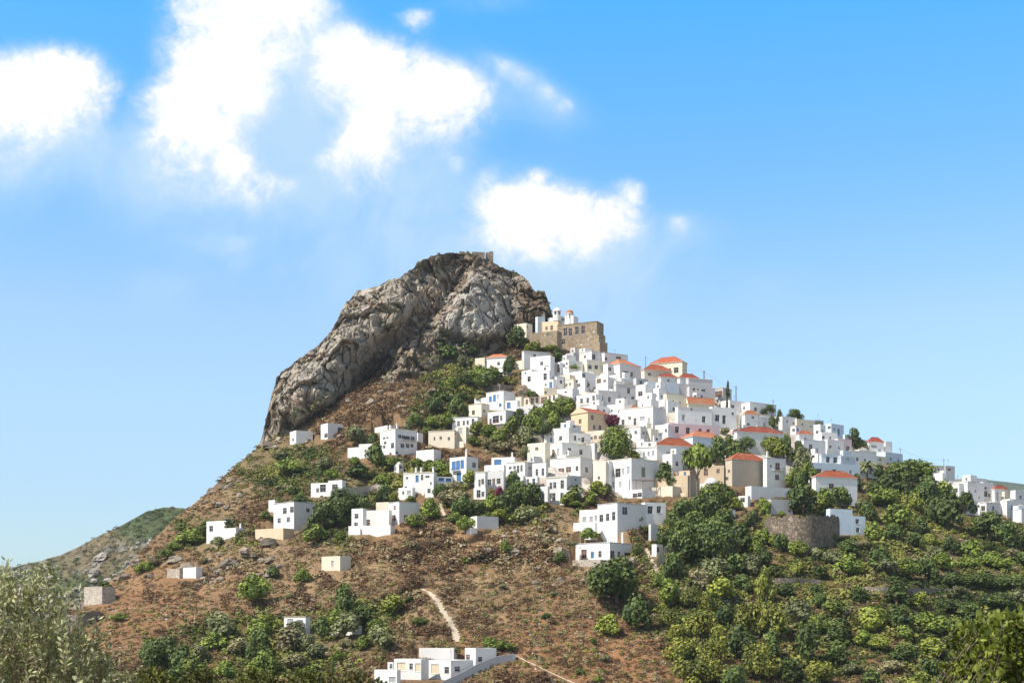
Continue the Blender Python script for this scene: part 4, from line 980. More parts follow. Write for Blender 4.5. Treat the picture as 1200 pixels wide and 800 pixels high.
pergola('C', 520, 690, 228, 290, 3, 'brown wooden pergola on the terrace of the house with grey shutters')
pergola('C', 760, 945, 458, 500, 3, 'weathered pergola above the shrubs right of the long white house', 6)
# red washing hung on the white house
def washing():
    x, Y, z = at(651, 578); Y -= 1.2; s = F/Y; b = MB()
    for (a, w_, hh, m) in ((0, 1.3, 1.6, 0), (1.7, .8, 1.0, 1), (2.8, 1.0, 1.3, 1)):
        n = 5
        for i in range(n):
            u0, u1 = a+w_*i/n, a+w_*(i+1)/n; y0_, y1_ = .12*math.sin(i*2.1), .12*math.sin((i+1)*2.1)
            b.quad((u0, y0_, -hh), (u1, y1_, -hh), (u1, y1_*.3, 0), (u0, y0_*.3, 0), m); b.quad((u1, y1_+.02, -hh), (u0, y0_+.02, -hh), (u0, y0_*.3+.02, 0), (u1, y1_*.3+.02, 0), m)
    o = link('washing', b.mesh('washing', [plain('red_cloth', (.55, .06, .06), .9, .15, 3), M['framew']]), None, ((649-600)/F*Y, Y, (HZ-566)/F*Y)); tag(o, 'red and white washing hung out on the white two storey house', 'washing')
washing()
# ------------------------------------------------------------------ trees and bushes
def leaf_quads(P, Nn, size, rs, aspect=.7, zsq=.62):
    """one kite-shaped leaf clump per point P facing roughly Nn"""
    n = len(P); Nn = Nn/np.maximum(1e-6, np.linalg.norm(Nn, axis=1))[:, None]
    a = rs.normal(size=(n, 3)); a -= (a*Nn).sum(1)[:, None]*Nn; a /= np.linalg.norm(a, axis=1)[:, None]; b = np.cross(Nn, a)
    s = np.asarray(size)[:, None]
    zq = np.array([1, 1, zsq])
    v = np.stack([P-a*s*zq, P-b*s*aspect*zq+Nn*s*.12, P+a*s*zq, P+b*s*aspect*zq+Nn*s*.12], 1)
    return v.reshape(-1, 3), np.arange(n*4).reshape(n, 4)
def crown_mesh(name, mat, seed, n=1500, lobes=15, z0=.1, flat=1.0, leaf=.1, hollow=.55, spread=.66, conical=False):
    rs = np.random.default_rng(seed); P = []; Nn = []; var = []
    for i in range(lobes):
        a = rs.uniform(0, 2*np.pi); rr = spread*np.sqrt(rs.uniform(0, 1)); zc = rs.uniform(0, 1)
        lim = np.sqrt(max(0, 1-(zc*1.0)**2)) if not conical else 1-zc*.85
        c = np.array([rr*lim*np.cos(a), rr*lim*np.sin(a), z0+.18+(1-z0-.42)*zc]); lr = rs.uniform(.17, .46)*(1 if not conical else .8)
        m = int(n/lobes*(lr/.35)**2); d = rs.normal(size=(m, 3)); d /= np.linalg.norm(d, axis=1)[:, None]
        rad = lr*(hollow+(1.12-hollow)*rs.uniform(0, 1, m)**.6)
        p = c+d*rad[:, None]*np.array([1, 1, .62*flat]); P.append(p); Nn.append(d+rs.normal(size=(m, 3))*.38+np.array([0, 0, .2]))
        var.append(np.clip(rs.uniform(.15, .7)+rs.normal(size=m)*.2, 0, 1))
    P = np.concatenate(P); Nn = np.concatenate(Nn); var = np.concatenate(var)
    P[:, 2] = np.maximum(P[:, 2], z0*.5-.05)
    v, f = leaf_quads(P, Nn, leaf*rs.uniform(.6, 1.35, len(P)), rs)
    return mesh_np(name, v, f, [mat], var=var)
def trunk_mesh(seed, z1=.5, r=.07):
    rs = random.Random(seed); b = MB(); b.bar((0, 0, -.35), (rs.uniform(-.05, .05), 0, z1*.6), r, 7, r*.75)
    for i in range(5):
        a = i*1.3+rs.uniform(0, .6); b.bar((0, 0, z1*(.35+.05*i)), (.5*math.cos(a), .5*math.sin(a), z1+rs.uniform(.0, .25)), r*.5, 5, r*.15)
    return b.mesh('trunk', [M['bark']])
VARS = {}
for kd in 'DGYOKBV':
    VARS[kd] = [crown_mesh('crown', LEAF[kd], 100+i*7+ord(kd), 1500, 15+2*i, leaf=.10) for i in range(3)]
BIGV = {kd: [crown_mesh('crown', LEAF[kd], 300+i*7+ord(kd), 5200, 34+4*i, leaf=.062, spread=.72) for i in range(2)] for kd in 'DG'}
UMB = [crown_mesh('crown', LEAF['G'], 500+i, 2200, 16, z0=.42, flat=.7, leaf=.085) for i in range(2)]
CON = [crown_mesh('crown', LEAF['V'], 540+i, 2600, 22, z0=.05, leaf=.075, spread=.8) for i in range(3)]
CYP = crown_mesh('crown', LEAF['D'], 560, 1400, 22, z0=.02, leaf=.13, spread=.5, conical=True)
TR = [trunk_mesh(i) for i in range(3)]; TRU = trunk_mesh(9, .62, .06)
def palm_mesh(seed):
    rs = random.Random(seed); b = MB(); k = MB()
    b.bar((0, 0, -.3), (.03, 0, .62), .075, 8, .06)
    for i in range(8): b.bar((0, 0, .05+.07*i), (0, 0, .085+.07*i), .082, 8, .07)
    for i in range(26):
        a = i*2.4+rs.uniform(-.2, .2); el = rs.uniform(-.3, 1.2); L = rs.uniform(.85, 1.05); p = Vector((.03, 0, .62)); prev = None
        for j in range(9):
            t = j/8; r_ = L*t*math.cos(el)*(1-.15*t); z_ = L*.42*(t*math.sin(el)-t*t*(.55+.25*rs.random()*.2)); q = p+Vector((r_*math.cos(a), r_*math.sin(a), z_))
            if prev is not None:
                sd = Vector((-math.sin(a), math.cos(a), 0)); w_ = .12*math.sin(math.pi*(t*.9+.08))+.02
                for sgn in (1, -1):
                    k.quad(tuple(prev), tuple(q), tuple(q+sd*w_*sgn+Vector((0, 0, -w_*.5))), tuple(prev+sd*w_*sgn*.9+Vector((0, 0, -w_*.5))))
            prev = q
    me = k.mesh('crown', [LEAF['O']]); at_ = me.attributes.new('var', 'FLOAT', 'FACE'); at_.data.foreach_set('value', np.random.default_rng(seed).uniform(.1, .8, len(me.polygons)).astype(np.float32))
    return b.mesh('trunk', [M['bark']]), me
PALM = palm_mesh(3)
TREES = []
TS = """522,426,42,24,D 550,421,32,20,D 500,431,26,14,D 543,434,22,17,O 530,456,22,14,G 545,453,24,18,D 575,456,42,24,D 605,411,32,28,D 628,414,28,14,Y 645,412,22,8,Y 653,425,20,17,D 560,446,26,18,G 595,440,16,18,D 520,470,22,10,D
510,486,20,20,D 535,489,26,24,D 525,501,24,18,G 506,502,18,16,G 498,510,16,10,G 623,466,20,8,D 687,456,9,10,D 671,433,18,5,G 598,431,16,14,D 628,484,12,10,D 632,483,10,7,B 540,470,20,10,D 563,470,14,8,K
640,492,32,24,G 660,490,32,24,G 625,508,34,28,G 615,522,30,22,O 650,504,26,22,G 600,512,26,24,G 575,513,32,16,G 560,510,24,16,Y 585,522,30,18,G 590,530,30,14,K 572,524,22,12,K 610,497,22,18,D 640,512,22,18,D 556,522,20,12,G 618,535,24,12,O 668,478,20,12,D 655,480,20,14,G
840,548,28,36,D 865,544,36,28,D 874,530,26,18,D 854,525,16,16,G 908,537,36,26,Y 893,527,16,18,G 912,525,16,14,D 922,545,15,36,D 935,545,18,28,D 940,556,26,34,O 946,570,28,30,G 937,575,20,20,D 905,503,14,16,D 930,490,22,14,D 913,500,10,20,D 945,494,24,6,D 960,497,14,8,D 972,497,10,6,G 1000,526,18,24,D 1008,527,22,12,D 895,486,10,8,D 901,484,14,10,D
676,594,24,8,G 701,583,28,20,Y 692,592,22,16,G 712,578,14,12,D 670,590,28,16,G 778,572,30,30,D 742,542,18,14,Y 770,532,12,8,D 716,500,20,15,B 766,492,14,7,B 855,500,10,14,G 850,510,14,10,K 862,510,10,8,B
1075,562,46,24,G 1060,568,32,26,D 1040,578,32,26,D 1086,594,40,36,D 1105,592,36,28,G 1110,622,46,42,D 1070,600,22,22,Y 1035,594,38,24,G 1025,587,26,22,D 1050,618,46,28,G 1045,633,32,20,D 1025,634,26,24,G 1095,614,28,32,D 1130,604,28,28,D 1160,634,42,34,D 1180,643,38,32,D 1198,650,34,28,D 1140,655,36,24,G 1115,650,28,22,D 1160,664,36,18,G 1005,575,16,20,D 1018,610,22,22,D 1030,560,20,16,D 1050,560,18,12,K 1085,570,22,18,D 1128,585,22,18,G 1010,600,16,16,O 1062,585,26,20,D 1078,625,24,20,D 1145,630,24,24,D 1200,665,40,18,D 1225,655,40,36,D 1090,640,22,16,Y 1070,642,28,18,D 1185,655,28,14,K
915,645,28,20,D 935,652,26,20,G 995,654,32,22,D 975,662,26,18,O 995,675,38,26,G 1030,668,42,26,D 1040,676,38,22,O 1060,678,36,24,G 1085,680,32,26,D 1105,668,32,22,G 1095,660,26,22,O 1135,668,32,18,G 1175,668,30,16,G 1115,688,32,18,D 1150,690,52,20,D 1185,694,52,20,D 935,674,28,16,Y 960,678,24,16,D 898,710,28,46,Y 935,730,42,28,O 1020,740,46,30,Y 980,720,32,18,G 1050,710,44,26,D 1005,705,30,18,D 1080,712,30,18,Y 960,712,26,18,D 985,752,40,28,D 1010,757,30,20,G 1055,735,40,26,D 1085,740,36,24,G 1060,750,32,18,G 1030,762,32,18,Y 1092,772,38,26,Y 1105,745,46,24,G 1130,760,28,28,O 1090,795,38,24,D 1130,806,44,30,G 1080,810,34,24,Y 1020,806,36,22,D 980,780,36,24,D 1045,790,34,18,K 1135,730,40,24,D 1170,715,50,20,D 1200,712,40,22,O 1110,720,36,18,D 1150,745,30,24,G 1060,775,34,20,D 1000,792,34,16,O 955,700,30,16,D 920,700,26,18,D 1010,645,24,14,K 955,655,22,14,O 1125,700,30,14,O
800,660,52,50,D 835,662,58,54,D 864,654,42,40,D 886,652,32,26,G 790,680,34,32,D 860,674,42,26,D 835,682,42,28,O 880,676,32,28,O 722,707,86,58,D 745,741,42,44,D 713,745,32,26,Y 782,709,32,32,G 818,692,36,28,K 848,706,42,30,Y 800,705,24,20,K 775,690,24,20,G 870,695,30,22,D 895,665,26,24,D 905,680,26,18,D 800,612,40,26,D 818,608,34,28,D 835,604,36,28,D 790,618,28,20,D 815,625,40,26,D 780,640,26,20,D 850,620,34,24,D 842,592,42,28,G 895,598,22,14,G 940,605,42,36,D 965,598,32,26,G 985,594,32,24,D 930,572,22,24,G 930,590,26,18,D 950,588,26,16,Y 826,586,18,14,G 850,640,34,26,D 905,640,20,14,Y 880,620,20,20,D 860,598,26,16,Y 900,620,16,18,G
812,714,32,26,V 820,748,46,36,V 800,775,38,30,V 832,780,42,32,V 846,764,38,34,V 812,806,52,36,V 880,745,46,42,V 870,775,44,44,D 902,750,38,42,V 890,796,46,46,V 782,736,28,24,V 795,755,28,26,V 850,735,34,28,D 840,800,40,30,V 860,810,40,30,D 905,775,34,36,D 945,778,42,48,D 925,800,40,30,D 960,800,36,28,V 830,720,30,24,V 955,745,30,24,G 775,720,20,14,Y
296,708,42,36,G 192,788,48,46,D 212,794,38,38,D 176,775,26,26,D 226,799,44,30,G 205,805,40,24,D 260,748,46,32,O 252,762,42,22,G 305,774,32,40,D 310,794,42,32,G 337,764,52,30,K 300,748,38,24,G 312,742,28,26,Y 378,748,28,26,D 405,748,38,32,O 405,718,32,34,D 394,738,42,24,G 422,738,42,28,D 442,742,32,18,G 446,758,36,26,O 365,798,24,20,G 355,683,22,18,G 320,678,22,16,D 370,774,32,22,O 463,720,36,24,Y 490,732,22,10,G 345,745,30,18,O 360,760,26,18,O 280,770,30,24,K 265,795,30,22,G 235,775,26,20,O 300,805,40,22,G 345,785,36,20,K 395,775,24,14,G 480,706,16,8,D 568,752,9,9,D 573,757,20,12,Y 590,762,28,13,G 578,760,26,12,G 537,765,10,9,G 425,760,24,16,G 340,705,20,12,K 250,735,24,14,D 405,760,20,14,K
418,522,30,24,O 438,522,20,15,D 441,548,28,28,D 460,548,26,14,G 418,562,46,18,D 380,552,22,18,O 340,558,36,22,G 448,568,22,14,G 450,592,26,24,D 462,590,16,14,Y 400,606,52,36,D 378,624,42,34,D 370,636,32,22,G 425,604,28,20,D 400,636,22,15,G 352,590,20,12,D 345,580,22,10,D 395,618,30,22,D 470,545,18,10,O 415,590,20,12,D 325,595,20,12,G 310,610,18,12,D 330,540,24,12,O 390,560,20,12,G 360,535,16,10,D 415,545,18,10,G 478,512,18,14,D 487,500,22,16,D
245,632,32,22,D 225,638,42,18,G 265,628,22,20,D 205,645,20,12,G 170,670,26,12,G 215,622,24,10,D 180,664,20,10,K 195,655,24,12,D 255,640,20,12,O 240,660,14,8,K 122,690,20,10,D 140,727,22,10,G
505,609,28,26,G 487,619,24,18,G 540,606,32,24,D 535,614,22,16,G 535,592,42,20,K 515,580,16,14,D 560,606,32,18,D 590,606,36,28,D 606,600,38,36,D 622,596,32,30,D 575,600,30,20,G 588,614,36,18,Y 615,614,36,22,O 545,624,24,20,G 553,570,22,20,Y 520,559,22,7,Y 515,556,26,18,G 503,552,22,14,G 490,548,20,12,G 572,612,20,12,G 530,578,22,14,K 520,575,14,8,D 600,580,18,14,D 630,585,20,16,D 525,625,18,8,K 585,585,14,16,B 550,596,24,12,O
664,592,22,12,G 657,660,20,14,D 690,632,26,14,G 746,652,18,16,G 592,650,18,18,G 640,640,16,10,K 700,690,14,10,G 748,612,16,8,G 735,602,16,8,O 670,640,16,8,K 680,602,20,8,Y 480,590,16,10,G 590,690,14,7,K 485,645,22,12,K 650,700,14,8,O 695,755,12,8,D 680,790,14,9,G 710,775,16,9,K 700,800,18,10,G 640,725,14,8,D 545,660,14,8,G"""
rt = random.Random(5)
def plant(px, py, w_, h_, kd, crown, trunk, name, cat):
    x, Y, z = at(px, py); s = F/Y
    e = bpy.data.objects.new(name, None); COL.objects.link(e); e.location = (x, Y, z-.15); e.rotation_euler = (0, 0, rt.uniform(0, 6.28))
    rx = w_/s/2*1.10; e.scale = (rx, rx*rt.uniform(.85, 1.1), h_/s*1.08)
    link('crown', crown, e)
    if trunk is not None: link('trunk', trunk, e)
    TREES.append(dict(o=e, px=px, py=py-h_/2, w=w_, h=h_, kd=kd, cat=cat)); return e
for rec_ in TS.split():
    q = rec_.split(','); px, py, w_, h_ = map(float, q[:4]); kd = q[4]
    if kd == 'V': cr = CON[rt.randrange(3)]
    elif w_ >= 48 and kd in BIGV: cr = BIGV[kd][rt.randrange(2)]
    else: cr = VARS[kd][rt.randrange(3)]
    big = h_ >= 20
    nm, ct = {'V': ('conifer', 'conifer'), 'B': ('bougainvillea', 'flowering shrub')}.get(kd, ('tree', 'tree') if big else ('bush', 'bush'))
    plant(px, py, w_, h_, kd, cr, TR[rt.randrange(3)] if big or kd == 'V' else None, nm, ct)
def special(px, py, w_, h_, crown, trunk, name, label, cat='tree'):
    e = plant(px, py, w_, h_, 'S', crown, trunk, name, cat); TREES.pop(); tag(e, label, cat, 'trees and bushes of the hillside'); return e
special(722, 541, 46, 40, BIGV['G'][0], TR[0], 'tree', 'big bright green tree rising among the white houses in mid village')
special(817, 580, 44, 62, UMB[0], TRU, 'tree', 'umbrella shaped green tree left of the tan house')
special(1016, 562, 30, 28, PALM[1], PALM[0], 'palm_tree', 'date palm before the white portico at the right of the village', 'palm')
special(675, 588, 26, 26, PALM[1], PALM[0], 'palm_tree', 'small palm beside the white two storey house in mid village', 'palm')
special(390, 796, 8, 30, CYP, TR[1], 'cypress', 'lone slim dark cypress at the bottom left of the slope', 'cypress')
special(853, 468, 8, 22, CYP, TR[2], 'cypress', 'dark cypress on the ridge between the two grey poles', 'cypress')
special(601, 578, 30, 26, CYP, TR[2], 'cypress', 'broad dark cypress clump before the house with blue glazed verandah', 'cypress')
special(852, 486, 6, 20, CYP, TR[0], 'cypress', 'narrow dark cypress below the ridge in front of the grey shaded terrace', 'cypress')

for px, py, w_, h_, kd in [(1068,560,40,22,'G'),(1050,557,26,16,'D'),(1083,566,26,20,'D'),(1062,556,22,14,'Y'),(895,604,16,12,'G'),(978,603,20,10,'K'),(885,610,14,14,'D'),(915,606,12,8,'Y'),(897,636,24,18,'G'),(912,640,16,10,'O'),(960,641,22,12,'D'),(975,636,18,14,'G'),(902,612,12,9,'K'),(948,606,14,7,'O'),(930,642,14,9,'Y')]:
    plant(px, py, w_, h_, kd, VARS[kd][rt.randrange(3)], TR[0] if h_ > 15 else None, 'tree' if h_ > 15 else 'bush', 'tree' if h_ > 15 else 'bush')

# ------------------------------------------------------------------ remaining small houses between the ones above
OCC = np.zeros((400, 600), bool)     # 2 px cells
def occ_rect(x0, y0, x1, y1): OCC[max(0, int(y0/2)):int(y1/2)+1, max(0, int(x0/2)):int(x1/2)+1] = True
for q in HOUSES: occ_rect(q['px']-q['w']/2, q['py']-q['h']/2, q['px']+q['w']/2, q['py']+q['h']/2-1)
for q in TREES: occ_rect(q['px']-q['w']*.42, q['py']-q['h']*.45, q['px']+q['w']*.42, q['py']+q['h']*.4)
occ_rect(698, 505, 745, 542); occ_rect(800, 518, 840, 575); occ_rect(1004, 534, 1030, 562)
fr = random.Random(77); cand = []
for i in range(9000):
    cand.append((fr.uniform(600, 1190), fr.uniform(430, 590)))
cand.sort(key=lambda c: c[1]); nf = 0
for px, py in cand:
    w_, hh_ = fr.uniform(15, 27), fr.uniform(11, 17)
    if region(np.array([px]), np.array([py-4]))[3][0] < .55: continue
    if py-hh_ < float(sil(px))-6: continue
    c = OCC[int((py-hh_)/2):int(py/2)+1, int((px-w_/2)/2):int((px+w_/2)/2)+1]
    if c.size == 0 or c.mean() > .30: continue
    k_ = a; s0 = (0, 0); lf = fr.choice([.35, .5, .6, .7]); xl_, xr_ = px-w_/2, px+w_/2; xc_ = xl_+w_*lf
    W_ = []
    n_ = fr.choice([1, 2, 2, 3])
    for j in range(n_):
        wx = xl_+w_*(j+.5+fr.uniform(-.15, .15))/n_
        W_.append((wx, py-hh_*fr.uniform(.45, .62), fr.uniform(2.3, 3.2), fr.uniform(3.2, 5.4), fr.choice(['dark', 'dark', 'dark', 'brown', 'blue', 'grey'])))
    h('PX', xl_, xc_, xr_, py-hh_, py, W_, col=fr.choice(['white']*6+['cream', 'grey']), slab=fr.choice([None, None, 'cream', 'grey']), dy=1.0)
    occ_rect(xl_, py-hh_, xr_, py); nf += 1
# second pass: little cubes tucked in front of blank walls, never over a window or a tree
OC2 = np.zeros((800, 1200), bool)
def blk(x0, y0, x1, y1): OC2[max(0, int(y0)):int(y1)+1, max(0, int(x0)):int(x1)+1] = True
for q in HOUSES:
    if q['Lab'] and q['area'] > 150: blk(q['px']-q['w']/2, q['py']-q['h']/2, q['px']+q['w']/2, q['py']+q['h']*.3)
    for wx, wy in q['wpx']: blk(wx-2.2, wy-3.5, wx+2.2, wy+3)
for q in TREES: blk(q['px']-q['w']*.4, q['py']-q['h']*.45, q['px']+q['w']*.4, q['py']+q['h']*.4)
blk(698, 505, 745, 542); blk(800, 518, 840, 575); blk(1004, 534, 1030, 562)
for i in range(12000):
    if nf >= 46: break
    px, py = fr.uniform(605, 1060), fr.uniform(425, 585); w_, hh_ = fr.uniform(11, 19), fr.uniform(9, 14)
    if region(np.array([px]), np.array([py-4]))[3][0] < .5 or py-hh_ < float(sil(px))-3: continue
    c = OC2[int(py-hh_):int(py)+1, int(px-w_/2):int(px+w_/2)+1]
    if c.size == 0 or c.mean() > .05: continue
    lf = fr.choice([.35, .5, .6]); xl_, xr_ = px-w_/2, px+w_/2; n_ = fr.choice([1, 1, 2])
    W_ = [(xl_+w_*(j+.5+fr.uniform(-.12, .12))/n_, py-hh_*fr.uniform(.45, .6), fr.uniform(2.2, 2.9), fr.uniform(3.0, 4.6), fr.choice(['dark', 'dark', 'brown', 'blue'])) for j in range(n_)]
    h('PX', xl_, xl_+w_*lf, xr_, py-hh_, py, W_, col=fr.choice(['white']*7+['cream', 'grey']), slab=fr.choice([None, None, 'cream', 'grey']), dy=-.5)
    blk(xl_-1, py-hh_-1, xr_+1, py+1); nf += 1
print('fillers', nf)

# upper storeys, aerials and small walls that break up the roofs of the town
def clutter(q):
    root, Lw, Wd, H = q['o'], q['L'], q['W'], q['H']; r = random.Random(int(q['px']*13+q['py']*7)); mat = M[q['col']]
    if q['roof'] is None and q['w'] > 15 and not q['Lab'] and r.random() < .62 and Lw > 3.2 and Wd > 3.2:
        fx, fy = r.uniform(.35, .62), r.uniform(.35, .65); w_, d_ = Lw*fx, Wd*fy; x1 = -r.choice([.3, Lw-w_-.3]); y0_ = r.uniform(.4, max(.5, Wd-d_-.3)); hh_ = r.uniform(1.7, 2.7); b = MB()
        wl_ = [[w_*.5-.45, w_*.5+.45, H+.5, min(H+1.6, H+hh_-.3)]] if w_ > 1.8 else []
        face_holes(b, (x1-w_, y0_, 0), (1, 0), w_, H-.4, H+hh_, wl_); face_holes(b, (x1, y0_, 0), (0, 1), d_, H-.4, H+hh_, [])
        face_holes(b, (x1, y0_+d_, 0), (-1, 0), w_, H-.4, H+hh_, []); face_holes(b, (x1-w_, y0_+d_, 0), (0, -1), d_, H-.4, H+hh_, [])
        b.box(x1-w_+.004, y0_+.004, H+hh_-.3, x1-.004, y0_+d_-.004, H+hh_-.004)
        up = link('upper_storey', b.mesh('upper_storey', [mat]), root)
        if wl_:
            me, ww, hw = window_mesh(.9, wl_[0][3]-wl_[0][2], r.choice(['dark', 'dark', 'brown', 'blue'])); o = link('window', me[2], up, (x1-w_*.5, y0_, H+.5)); q['nwin'] += 1
    if r.random() < .30 and q['cat'] == 'house':
        b = MB(); x_, y_ = -Lw*r.uniform(.2, .8), Wd*r.uniform(.3, .7); t0 = H-(.4 if q['roof'] is None else -.3); b.bar((x_, y_, t0), (x_, y_, H+2.6), .035, 5)
        for k in range(4): b.box(x_-.45+.06*k, y_-.02, H+1.9+.18*k, x_+.45-.06*k, y_+.02, H+1.94+.18*k)
        link('aerial', b.mesh('aerial', [M['metal']]), root)
    if r.random() < .4 and not q['Lab'] and Lw > 3:
        b = MB(); w_ = Lw*r.uniform(.4, .9); d_ = r.uniform(1.2, 2.2); hh_ = r.uniform(.7, 1.2)
        b.box(-w_, -d_, -2.5, -.003, -d_+.25, hh_); b.box(-w_, -d_+.253, -2.5, -w_+.25, -.003, hh_)
        link('terrace_parapet', b.mesh('terrace_parapet', [mat]), root)
for q in list(HOUSES): clutter(q)
build_hill()
def clear(px, py):
    Y = depth(px, py); X = (px-600)/F*Y; ok = np.ones(len(px), bool)
    for q in HOUSES:
        lx, ly = foot(q, X, Y); ok &= ~((lx > -q['L']-2.6) & (lx < 3.2) & (ly > -4.0) & (ly < q['W']+.8))
    return ok
# ------------------------------------------------------------------ uncountable low scrub (one object per sort)
def mound(seed, rings=3, seg=7, flat=.8):
    """a low rounded cushion of twigs: an uneven dome"""
    rs = np.random.default_rng(seed); V = []; F_ = []
    for r in range(rings):
        el = (r/rings)*math.pi/2*.95-.15; off = rs.uniform(0, 1)
        for k in range(seg):
            a = 2*math.pi*(k+off)/seg; q = rs.uniform(.78, 1.18); V.append((q*math.cos(el)*math.cos(a), q*math.cos(el)*math.sin(a), q*flat*math.sin(el)))
    V.append((rs.uniform(-.15, .15), rs.uniform(-.15, .15), flat*rs.uniform(.85, 1.1)))
    for r in range(rings-1):
        for k in range(seg):
            k2 = (k+1) % seg; F_ += [(r*seg+k, r*seg+k2, (r+1)*seg+k2), (r*seg+k, (r+1)*seg+k2, (r+1)*seg+k)]
    for k in range(seg): F_.append(((rings-1)*seg+k, (rings-1)*seg+(k+1) % seg, rings*seg))
    return np.array(V), np.array(F_)
def tuft(seed, n, flat=.7):
    rs = np.random.default_rng(seed); d = rs.normal(size=(n, 3)); d[:, 2] = np.abs(d[:, 2]); d /= np.linalg.norm(d, axis=1)[:, None]
    p = d*np.array([1, 1, flat])*rs.uniform(.6, 1, n)[:, None]
    return leaf_quads(p, d+rs.normal(size=(n, 3))*.35, rs.uniform(.16, .30, n), rs, .8, .8)
def scatter(name, PX, PY, size, colour, shape='mound', quads=18, seed=1, hgt=.8, mat=None, pos=None, smooth=True):
    rs = np.random.default_rng(seed)
    if pos is None: Y = depth(PX, PY); X = (PX-600)/F*Y; Zz = (HZ-PY)/F*Y
    else: X, Y, Zz = pos.T
    n = len(X)
    T = [mound(seed*10+i, flat=hgt) if shape == 'mound' else tuft(seed*10+i, quads, hgt) for i in range(8)]; Vs = []; Cs = []; Fs = []; nv = 0
    ang = rs.uniform(0, 6.28, n); which = rs.integers(0, 8, n); zs = size*rs.uniform(.7, 1.2, n)
    for k in range(8):
        idx = np.nonzero(which == k)[0]; v, f = T[k]; c, s_ = np.cos(ang[idx])[:, None], np.sin(ang[idx])[:, None]
        x = v[None, :, 0]*c-v[None, :, 1]*s_; y = v[None, :, 0]*s_+v[None, :, 1]*c
        P = np.stack([x*size[idx][:, None]+X[idx][:, None], y*size[idx][:, None]+Y[idx][:, None], v[None, :, 2]*zs[idx][:, None]+Zz[idx][:, None]-.08], 2)
        Vs.append(P.reshape(-1, 3)); Cs.append(np.repeat(colour[idx], len(f), axis=0))
        Fs.append((f[None]+(nv+np.arange(len(idx))*len(v))[:, None, None]).reshape(-1, f.shape[1])); nv += len(idx)*len(v)
    C = np.concatenate(Cs); C = C*rs.uniform(.9, 1.1, (len(C), 1))
    o = link(name, mesh_np(name, np.concatenate(Vs), np.concatenate(Fs), [mat or M['scrub']], smooth=(shape == 'mound' and smooth), colors=np.clip(C, .005, .9))); tag(o, kind='stuff')
def sample(n, seed, x0=-120, x1=1320):
    rs = np.random.default_rng(seed); PX = rs.uniform(x0, x1, n); s = sil(PX); t = rs.uniform(0, 1, n)
    PY = 828+(s-828)*t; keep = rs.uniform(0, 1, n) < np.clip((828-s)/420, 0, 1)
    return PX[keep], PY[keep]
PX, PY = sample(365000, 21, -220, 1480)
kk = clear(PX, PY); PX, PY = PX[kk], PY[kk]
g, tn, rd, tw = region(PX, PY); cl = fbm(PX/22, PY/13, 0, 4, 91); cl2 = fbm(PX/60, PY/36, 5, 3, 93); rr = np.random.default_rng(22).uniform(0, 1, len(PX))
cl = cl+.8*cl2+.7*np.exp(-((PX-445)/110)**2-((PY-470)/42)**2)+.35*np.exp(-((PX-560)/170)**2-((PY-645)/45)**2)
pd = np.full(len(PX), 1e9)
for pth in PATHS:
    d_, _ = seg_d(PX, PY*1.0, [(p[0], p[1]) for p in pth]); pd = np.minimum(pd, d_-np.mean([p[2] for p in pth])/2)
offp = pd > 1.2
# dry brown scrub: bigger cushions where it is thick, small ones in the open
q = np.random.default_rng(23); thick = sstep(-.25, .45, cl)
k = offp & (rr < (.19+.27*thick)*(1-.7*g)*(1-tw)*(1-.25*rd)); px_, py_ = PX[k], PY[k]; m_ = len(px_); th_ = thick[k]
cb = np.array([.125, .078, .045]); ck = np.array([.33, .265, .145]); co_ = np.array([.245, .135, .060])
w1 = q.uniform(0, 1, m_)[:, None]; w2 = (q.uniform(0, 1, m_) < .14+.35*np.clip(tn[k], 0, 1)-.1*th_)[:, None]; col = cb*(1-w1*.45)+co_*w1*.45; col = np.where(w2, ck, col)*(1+.55*fbm(px_/34, py_/16, 2, 3, 95)[:, None])*q.uniform(.75, 1.2, (m_, 1))
scatter('dry_scrub', px_, py_, q.uniform(.45, 1.15, m_)*(.85+1.25*th_*q.uniform(0, 1, m_)**1.5), col, 'tuft', 26, 31, .8)
# grey-green and green scrub
k = offp & (rr > .46) & (rr < .46+.05*(1-tw)*sstep(-.2, .3, -cl)+.34*np.clip(g, 0, 1)*(1-tw)*sstep(-.55, .45, cl)*(1-.75*rd)); px_, py_ = PX[k], PY[k]; m_ = len(px_); gg = g[k]
c1 = np.array([.22, .22, .055]); c2 = np.array([.060, .085, .020]); c3 = np.array([.25, .22, .11])
w = (q.uniform(0, 1, m_) < gg*.85+.1)[:, None]; w3 = (q.uniform(0, 1, m_) < .35)[:, None]; pn = np.clip(.42+1.5*fbm(px_/46, py_/24, 4, 3, 99)+q.uniform(-.3, .3, m_), 0, 1)[:, None]; col = np.where(w, c2+(c1-c2)*pn, np.where(w3, c1, c3))*q.uniform(.75, 1.25, (m_, 1))
scatter('green_scrub', px_, py_, q.uniform(.5, 1.2, m_)*(1+1.9*gg*q.uniform(0, 1, m_)**2.2), col, 'tuft', 40, 33, .85)
# pale dry grass
k = offp & (rr > .84) & (rr < .84+.16*np.clip(tn+.35, 0, 1)*(1-tw)*(1-.5*g)); px_, py_ = PX[k], PY[k]; m_ = len(px_)
scatter('dry_grass', px_, py_, q.uniform(.25, .6, m_), np.array([.42, .33, .19])*q.uniform(.7, 1.1, m_)[:, None], 'tuft', 12, 35, 1.0)
# loose pale stones
k = offp & (rr < .015*(1-tw)); px_, py_ = PX[k], PY[k]; m_ = len(px_)
scatter('loose_stones', px_+.7, py_+.5, q.uniform(.15, .6, m_), np.array([.42, .37, .31])*q.uniform(.6, 1.1, m_)[:, None], 'mound', 0, 37, .6, tint_mat('stone_surface', .95, 2))

